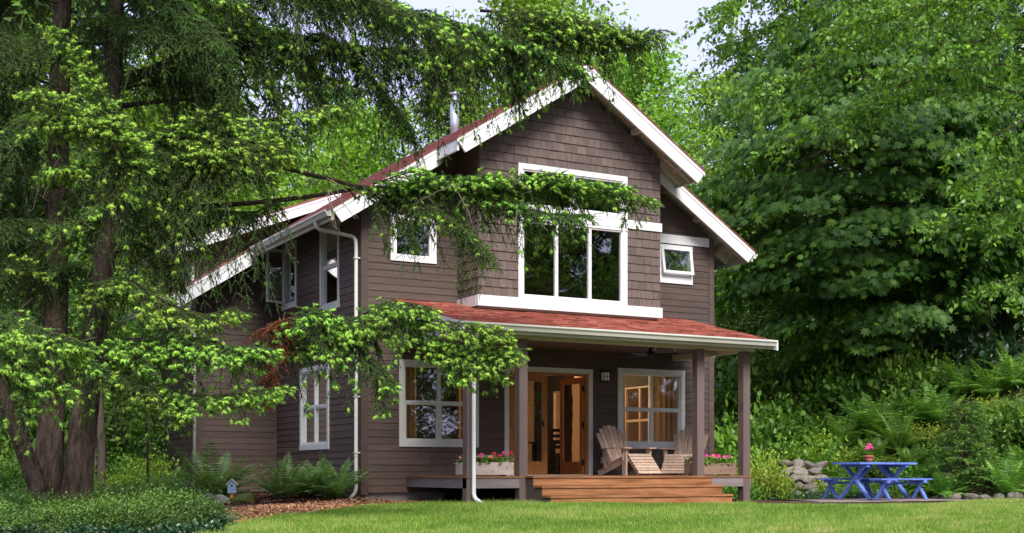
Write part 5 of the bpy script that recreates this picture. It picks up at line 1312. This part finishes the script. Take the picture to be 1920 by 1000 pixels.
RF = [(1500, 30.5, 1.32, 0, 'fern behind the stone wall under the yellow shrub'), (1528, 30.2, 1.44, 1, 'upright fern beneath the yellow-green shrub'), (1560, 31, 1.20, 0, 'fern right of the yellow-green shrub'), (1650, 31.5, 1.62, 1, 'tall arching fern above the flower pot'), (1622, 32.2, 1.50, 0, 'fern up the bank left of the tall arching fern'),
      (1690, 30.3, 1.38, 1, 'fern fanning above the right end of the table'), (1715, 31.4, 1.50, 0, 'fern on the bank behind the little conifer'), (1755, 31.0, 1.50, 1, 'fern left of the little conifer top'), (1768, 27.6, 1.02, 0, 'fern right of the table at the patio edge'),
      (1888, 26.8, 1.20, 1, 'large fern at the lower right edge'), (1910, 29.6, 1.32, 0, 'fern on the upper right bank'), (1860, 31.5, 1.32, 1, 'fern in shade right of the little conifer'), (1440, 31, 1.08, 0, 'fern behind the porch post near the house'), (1590, 29.6, 0.84, 1, 'small fern above the stone wall'), (1735, 28.6, 0.96, 0, 'small fern behind the right table end'), (1470, 33, 1.32, 1, 'fern high on the bank left side'), (1560, 34, 1.44, 0, 'fern high on the dark bank'), (1925, 27.6, 1.20, 0, 'fern cut off by the right frame edge')]
for a in RF: fern(*a, 'ferns on the right bank')
def shrub_mesh(seed, mat, n, leaf, tpl=TPL_Q, R=(.5, .5, .5), clumps=26, cs=.16, upv=.7, shell=.55):
    rg = np.random.default_rng(seed); per = n//clumps; P = []; Tn = []; wood = MB()
    for i in range(clumps):
        v = rg.normal(size=3); v[2] = abs(v[2])*.9+.05; v /= np.linalg.norm(v); c = v*rg.uniform(shell, 1.05)*np.array(R); c[2] = max(.04, c[2])
        P.append(c+rg.normal(size=(per, 3))*cs*np.array([1, 1, .7])*rg.uniform(.6, 1.2)); Tn.append(np.clip(rg.normal(.48, .14)+rg.normal(0, .16, per), 0, 1))
        wood.tube([(c[0]*.15, c[1]*.15, -.03), c*.55+[0, 0, .05], c], [.012, .008, .004], 3)
    P = np.concatenate(P); P[:, 2] = np.abs(P[:, 2]); Tn = np.concatenate(Tn); m = len(P)
    d = nrm(rg.normal(size=(m, 3))+nrm(P)*.7); up = nrm(rg.normal(size=(m, 3))*.5+Z*upv+nrm(P)*.4)
    w = bpy.data.meshes.new('stems'); w.from_pydata(wood.v, [], wood.f); w.materials.append(m_limb)
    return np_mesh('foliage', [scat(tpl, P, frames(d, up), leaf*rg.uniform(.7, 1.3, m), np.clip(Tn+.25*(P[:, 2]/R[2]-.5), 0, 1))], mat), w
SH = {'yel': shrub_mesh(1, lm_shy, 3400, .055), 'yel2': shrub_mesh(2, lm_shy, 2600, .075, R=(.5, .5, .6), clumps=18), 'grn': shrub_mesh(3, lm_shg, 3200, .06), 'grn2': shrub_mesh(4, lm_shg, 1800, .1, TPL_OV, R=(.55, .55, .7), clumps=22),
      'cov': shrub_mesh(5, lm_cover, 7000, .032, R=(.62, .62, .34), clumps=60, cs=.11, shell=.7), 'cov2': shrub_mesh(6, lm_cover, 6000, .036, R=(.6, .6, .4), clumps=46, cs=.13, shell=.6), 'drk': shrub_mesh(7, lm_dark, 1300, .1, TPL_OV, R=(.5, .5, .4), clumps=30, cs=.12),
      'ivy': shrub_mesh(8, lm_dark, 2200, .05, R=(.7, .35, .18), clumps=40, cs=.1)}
def shrub(key, px, d, s, label, group=None, sz=1., dz=-.03, cat='shrub'):
    p = Gd(px, d, dz); r = empty('shrub', tuple(p)); r.rotation_euler = (0, 0, rnd.uniform(0, 6.28)); r.scale = (s, s, s*sz); tag(r, label, cat, group)
    for nm, me in zip(('foliage', 'stems'), SH[key]):
        o = bpy.data.objects.new(nm, me); C.objects.link(o); o.parent = r
# right bank
for a in [('yel', 1428, 27.4, 1.25, 'yellow-green spirea mound beside the right porch post', 1.3), ('yel', 1445, 28.3, .95, 'yellow-green mound left of the stone wall', 1.1), ('yel2', 1535, 30.6, 1.1, 'golden shrub on the bank above the stone wall', 1.5), ('yel', 1432, 29.5, 1.2, 'bright yellow bush behind the right porch post', 1.7),
          ('grn', 1400, 28.6, 1.2, 'green bush seen between the right-hand porch posts', 1.3), ('grn', 1480, 31, 1.5, 'green bush on the bank behind the golden shrub', 1.3), ('grn2', 1450, 32.5, 1.6, 'leafy bush high behind the right porch post', 1.2), ('grn2', 1380, 31, 1.6, 'leafy bush right of the house corner', 1.5),
          ('yel', 1555, 28.6, .8, 'low yellowish bush on top of the stone wall', 1.), ('grn', 1590, 27.8, .75, 'round grassy bush left behind the picnic table', 1.1), ('grn', 1665, 28.4, .8, 'low green bush behind the picnic table', .9), ('grn2', 1700, 28.6, .8, 'leafy plant behind the table top', .9), ('grn', 1735, 29.4, .9, 'green bush left of the little conifer base', .8),
          ('grn2', 1690, 32.5, 1.3, 'tall leafy shrub on the dark bank', 1.7), ('grn2', 1900, 28.5, 1.1, 'leafy bush at right edge above the fern', 1.4), ('grn', 1845, 28.0, .9, 'low bush right of the little conifer', .8), ('yel', 1880, 29.5, 1.0, 'yellowish bush on the right bank', .9), ('grn2', 1580, 33.5, 1.5, 'leafy shrub on the dark bank left', 1.3),
          ('grn', 1630, 30.2, 1.0, 'mounded ground bush behind the flower pot', .7), ('grn', 1790, 29.5, 1.0, 'bush behind the little conifer', .8), ('grn2', 1520, 36, 2., 'large leafy bush far up the bank', 1.3), ('grn2', 1410, 36, 2., 'large leafy bush behind the house corner', 1.5), ('grn', 1760, 33, 1.3, 'dark glossy bush in the shade under the maple', 1.2), ('drk', 1840, 33, 2., 'dark bush below the maple trunk', 1.2), ('drk', 1660, 35.5, 2., 'dark bush deep under the maple', 1.2), ('grn', 1385, 26.9, .9, 'small green bush under the deck end', .8),
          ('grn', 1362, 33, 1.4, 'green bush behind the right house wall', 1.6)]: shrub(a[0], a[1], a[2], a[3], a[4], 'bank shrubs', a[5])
for a in [('yel', 1600, 30.4, 1.0, 'lime green mound behind the far bench', 1.0), ('yel', 1660, 29.6, .9, 'lime green mound behind the potted flower', .9), ('yel', 1745, 30.2, 1.0, 'lime green mound up the bank beside the young conifer', 1.), ('yel2', 1500, 29.6, .9, 'golden shrub just above the stone wall', 1.2), ('grn', 1700, 31.6, 1.2, 'bright bush on the upper bank, centre', .9), ('yel', 1850, 30.6, 1.1, 'lime green mound on the right upper bank', .9), ('grn', 1480, 34.5, 1.6, 'bright bush in the gap beneath the maple', 1.2)]: shrub(a[0], a[1], a[2], a[3], a[4], 'bank shrubs', a[5])
for a in [(1580, 31.6, 1.4, 1, 'fern arching beside the golden shrub'), (1670, 33.2, 1.5, 0, 'fern against the dark hollow'), (1730, 32.6, 1.5, 1, 'fern at the edge of the dark hollow, right'), (1640, 30.0, 1.1, 1, 'fern low behind the potted flower'), (1800, 32.2, 1.4, 0, 'fern above the young conifer top'), (1545, 32.6, 1.4, 0, 'fern behind the golden shrub'), (1900, 31.6, 1.4, 1, 'fern high at the right edge'), (1710, 29.2, 1.0, 1, 'fern leaning over the table end')]: fern(*a, 'ferns on the right bank')
for i, (px, d) in enumerate(((1440, 27.2), (1475, 27.35), (1510, 27.5), (1545, 27.6), (1580, 27.6), (1610, 27.6))):
    shrub('ivy', px, d, .8, ['dark ivy mat at the right porch post end', 'dark ivy mat below the spirea mound', 'dark ivy mat under the stone wall left', 'dark ivy mat under the stone wall right', 'dark ivy mat left of the far bench', 'dark ivy mat behind the far bench'][i], 'ivy along the patio edge', cat='ivy')
# left foreground cover
CVL = ['at the bottom left corner', 'second along the bottom left', 'third along the bottom', 'below the spruce stems', 'right of the spruce base', 'in front of the stones', 'near the path end', 'behind the corner clump', 'left of the leaning stem', 'between stems and stones', 'before the low fern', 'by the flat rock', 'at the mid left', 'beneath the pale trunk']
cvp = [(20, 15.6), (110, 15.4), (200, 15.4), (95, 16.6), (205, 16.8), (330, 16.9), (300, 16.2), (20, 16.8), (40, 18.4), (250, 18.8), (300, 20.3), (180, 19.8), (270, 15.3), (150, 16.3), (300, 18.0), (230, 21.5), (120, 18.6), (60, 17.6)]
for i, (px, d) in enumerate(cvp):
    shrub('cov' if i % 2 else 'cov2', px, d, rnd.uniform(.85, 1.15), 'low small-leaved green shrub '+(CVL+['under the right-hand boughs', 'behind the flat rock', 'between the paired stems', 'against the leaning stem'])[i], 'low shrubs under the spruce', 1.)
for i, (px, d) in enumerate(((150, 14.6), (235, 14.5), (310, 14.7), (375, 15.2), (60, 14.4), (-20, 14.6), (395, 16.4))):
    shrub('drk', px, d, .55, 'dark glossy-leaved plant '+['under the middle of the left shrubs', 'second left of the lawn corner', 'left of the lawn corner', 'at the lawn corner', 'near the bottom left corner', 'cut by the left frame edge', 'beside the bark path end'][i], 'dark plants along the bottom edge', .8)
for a in [('yel', 205, 27, 1.1, 'yellow-green bush right of the spruce base', 1.1), ('grn', 245, 29, 1.3, 'bright bush behind the thin sapling', 1.3), ('yel', 30, 25, 1.2, 'yellow-green bush left of the leaning stem', 1.4), ('grn', 10, 23, 1.3, 'green bush at the left edge', 1.2), ('yel2', 290, 28, 1., 'yellowish bush at the wing corner', 1.3), ('grn', 220, 31, 1.6, 'green bush far behind the spruce base', 1.3),
          ('grn2', 170, 33, 2., 'leafy bush beyond the pale trunk', 1.3), ('grn2', 60, 29, 1.7, 'leafy bush left between the stems', 1.5), ('grn', 270, 36, 2., 'distant green bush left of the wing', 1.3), ('grn', -30, 28, 1.8, 'bush at the left frame edge', 1.5)]: shrub(a[0], a[1], a[2], a[3], a[4], 'bushes behind the spruce', a[5])
# strap-leaved clump beside the sapling
p = Gd(270, 24.3); r = empty('iris_clump', tuple(p)); tag(r, 'strap-leaved clump at the foot of the thin sapling', 'plant'); rg = np.random.default_rng(9); n = 26
a = rg.uniform(0, 6.28, n); d = nrm(np.stack([np.cos(a)*.6, np.sin(a)*.6, rg.uniform(.5, 1.4, n)], -1))
TPL_BL = (np.array([[-.03, 0, 0], [.03, 0, 0], [-.035, .5, .0], [.035, .5, 0], [0, 1, -.16]], float), np.array([[0, 1, 3], [0, 3, 2], [2, 3, 4]]))
mesh_obj('leaves', np_mesh('leaves', [scat(TPL_BL, rg.normal(size=(n, 3))*[.06, .06, 0], frames(d, nrm(d*[1, 1, 0]*-1+Z*.3)), rg.uniform(.45, .75, n), rg.uniform(.2, .9, n))], lm_fern), r)
# little conifer on the right bank
p = Gd(1808, 27.8); yc = empty('young_conifer', tuple(p)); tag(yc, 'young conifer with soft bright tips right of the picnic table', 'conifer')
MB().tube([p-Z*.1, p+Z*.9, p+Z*1.95], [.03, .02, .006], 7).build('trunk', m_limb, yc)
rg = np.random.default_rng(14); parts = []; wd = MB()
for i in range(40):
    h = .12+1.75*i/40; a = i*2.4; L = .85*(1-h/2.05)**.8+.08; c, s = math.cos(a), math.sin(a)
    w, q = bough_data([p+Z*h, p+Z*(h+.08)+np.array([c, s, 0])*L*.5, p+Z*(h+.05)+np.array([c, s, 0])*L], .008, .24, rg, s0=.1, pnew=.45, droop=.2, dens=.75, tipr=.003)
    n0 = len(wd.v); wd.v += w.v; wd.f += [tuple(k+n0 for k in f) for f in w.f]; parts += q
wd.build('branches', m_greybark, yc)
lm_yc = LM('young_conifer_needles', [(0, (.06, .13, .035)), (.5, (.13, .27, .05)), (1, (.32, .55, .1))], .35, .5, 0)
mesh_obj('crown', np_mesh('crown', parts, lm_yc), yc, loc=-ORG[yc.name])

# ------------------------------------------------------------------ grass, chips, litter (uncountable)
rg = np.random.default_rng(55)
TPL_G = (np.array([[-.08, 0, 0], [.08, 0, 0], [0, 1, 0]], float), np.array([[0, 1, 2]]))
def sample_poly(poly, n, dmax=60, dmin=0):
    xs = [q[0] for q in poly]; ys = [q[1] for q in poly]; out = []
    tot = 0
    while tot < n:
        x = rg.uniform(min(xs), max(xs), n); y = rg.uniform(min(ys), max(ys), n); D = (x-CAMX)*FX+(y-CAMY)*FY
        Rr = (x-CAMX)*RX+(y-CAMY)*RY
        k = inpoly(poly, x, y) & (D > dmin) & (D < dmax) & (np.abs(Rr) < D*.48)
        out.append(np.stack([x[k], y[k]], -1)); tot += k.sum()
    return np.concatenate(out)[:n]
def patch(x, y):
    return .5+.25*np.sin(x*1.1+1.3*np.sin(y*.9))+.25*np.sin(y*1.7-x*.6+2*np.sin(x*.5))
def grass(n, h0, h1):
    q = sample_poly(lawn_poly, n, 60, 12.5); z = H(q[:, 0], q[:, 1])+.028
    pos = np.stack([q[:, 0], q[:, 1], z], -1); pt = patch(q[:, 0], q[:, 1])
    d = nrm(rg.normal(size=(n, 3))*[.5, .5, 0]+Z); up = nrm(rg.normal(size=(n, 3))*[1, 1, 0])
    Rr = (q[:, 0]-CAMX)*RX+(q[:, 1]-CAMY)*RY; D = (q[:, 0]-CAMX)*FX+(q[:, 1]-CAMY)*FY
    dry = np.clip(sstep(.26, .38, Rr/D)*rg.uniform(.0, 1, n)+.8*(np.sin(q[:, 0]*2.3+np.sin(q[:, 1]*1.9)*2)*np.sin(q[:, 1]*2.9+1) > .62)*rg.uniform(.1, 1, n), 0, 1)
    t = np.clip(.08+.42*pt+.28*patch(q[:, 0]*5.3, q[:, 1]*4.7)+rg.normal(0, .22, n)+(rg.random(n) < .05)*.35+dry*.42, 0, 1)
    h = rg.uniform(h0, h1, n)*(.55+.5*pt+.45*patch(q[:, 0]*6.1+3, q[:, 1]*5.3))*np.where((Rr/D > .19) & (D > 21), .5, 1)
    return scat(TPL_G, pos, frames(d, up), np.stack([np.full(n, .055), h, h], -1), t)
o = mesh_obj('grass', np_mesh('grass', [grass(240000, .03, .075), grass(15000, .06, .12)], lm_grass), kind='stuff'); tag(o, 'short mown green lawn grass in front of the house', 'grass')
TPL_C = (np.array([[-.5, -.2, 0], [.5, -.25, .1], [.45, .2, .05], [-.5, .22, .12]], float), np.array([[0, 1, 2], [0, 2, 3]]))
def litter(poly, n, s0, s1, lift):
    q = sample_poly(poly, n); pos = np.stack([q[:, 0], q[:, 1], H(q[:, 0], q[:, 1])+lift+rg.uniform(0, .02, n)], -1)
    return scat(TPL_C, pos, frames(rngdirs(rg, n)*[1, 1, .25], nrm(rg.normal(size=(n, 3))*.35+Z)), rg.uniform(s0, s1, n), rg.uniform(0, 1, n))
o = mesh_obj('bark_chips', np_mesh('bark_chips', [litter(path_poly, 16000, .025, .06, .025)], lm_chip), kind='stuff'); tag(o, 'orange bark chips on the garden path', 'bark chips')
bed = [tuple(Gd(px, d)[:2]) for px, d in ((330, 22.3), (420, 22.5), (560, 22.8), (700, 23.1), (800, 23.3), (690, 23.9), (650, 24.3), (500, 28), (340, 27))]
bank = [(10.8, -.5), (12.2, -3.4), (13.6, -6), (20, -6), (21, 10), (11, 10), (10.4, 4)]
o = mesh_obj('mulch', np_mesh('mulch', [litter(bed, 16000, .03, .07, .01), litter(bank, 16000, .04, .1, .01)], lm_mulch), kind='stuff'); tag(o, 'dark brown mulch and leaf litter in the beds', 'mulch')
def cover(poly, n, s0, s1, mat, nm, label, hmax, tpl=TPL_Q, dmin=0):
    q = sample_poly(poly, n, 60, dmin); pt = patch(q[:, 0]*2.2, q[:, 1]*2.2); pos = np.stack([q[:, 0], q[:, 1], H(q[:, 0], q[:, 1])+rg.uniform(0, 1, n)*hmax*(.3+pt)], -1)
    o = mesh_obj(nm, np_mesh(nm, [scat(tpl, pos, frames(nrm(rg.normal(size=(n, 3))+Z*.3), nrm(rg.normal(size=(n, 3))*.5+Z)), rg.uniform(s0, s1, n), np.clip(pt*.8+rg.normal(0, .2, n), 0, 1))], mat), kind='stuff'); tag(o, label, 'ground cover')
cover(bank, 30000, .05, .1, lm_shg, 'ground_cover', 'mixed low green plants covering the right bank', .22)
lb = [tuple(Gd(px, d)[:2]) for px, d in ((-200, 13.6), (395, 14.6), (420, 18), (330, 22), (300, 40), (-300, 40))]
cover(lb, 42000, .03, .06, lm_cover, 'ground_cover', 'small-leaved green carpet under the spruce', .16)
back = [(-25, 10), (-4, 8), (-3, 9), (10, 9), (30, 12), (30, 32), (-25, 32)]
cover(back, 26000, .1, .22, lm_shg, 'ground_cover', 'green undergrowth behind the house', .5)
print('STAT', STAT)
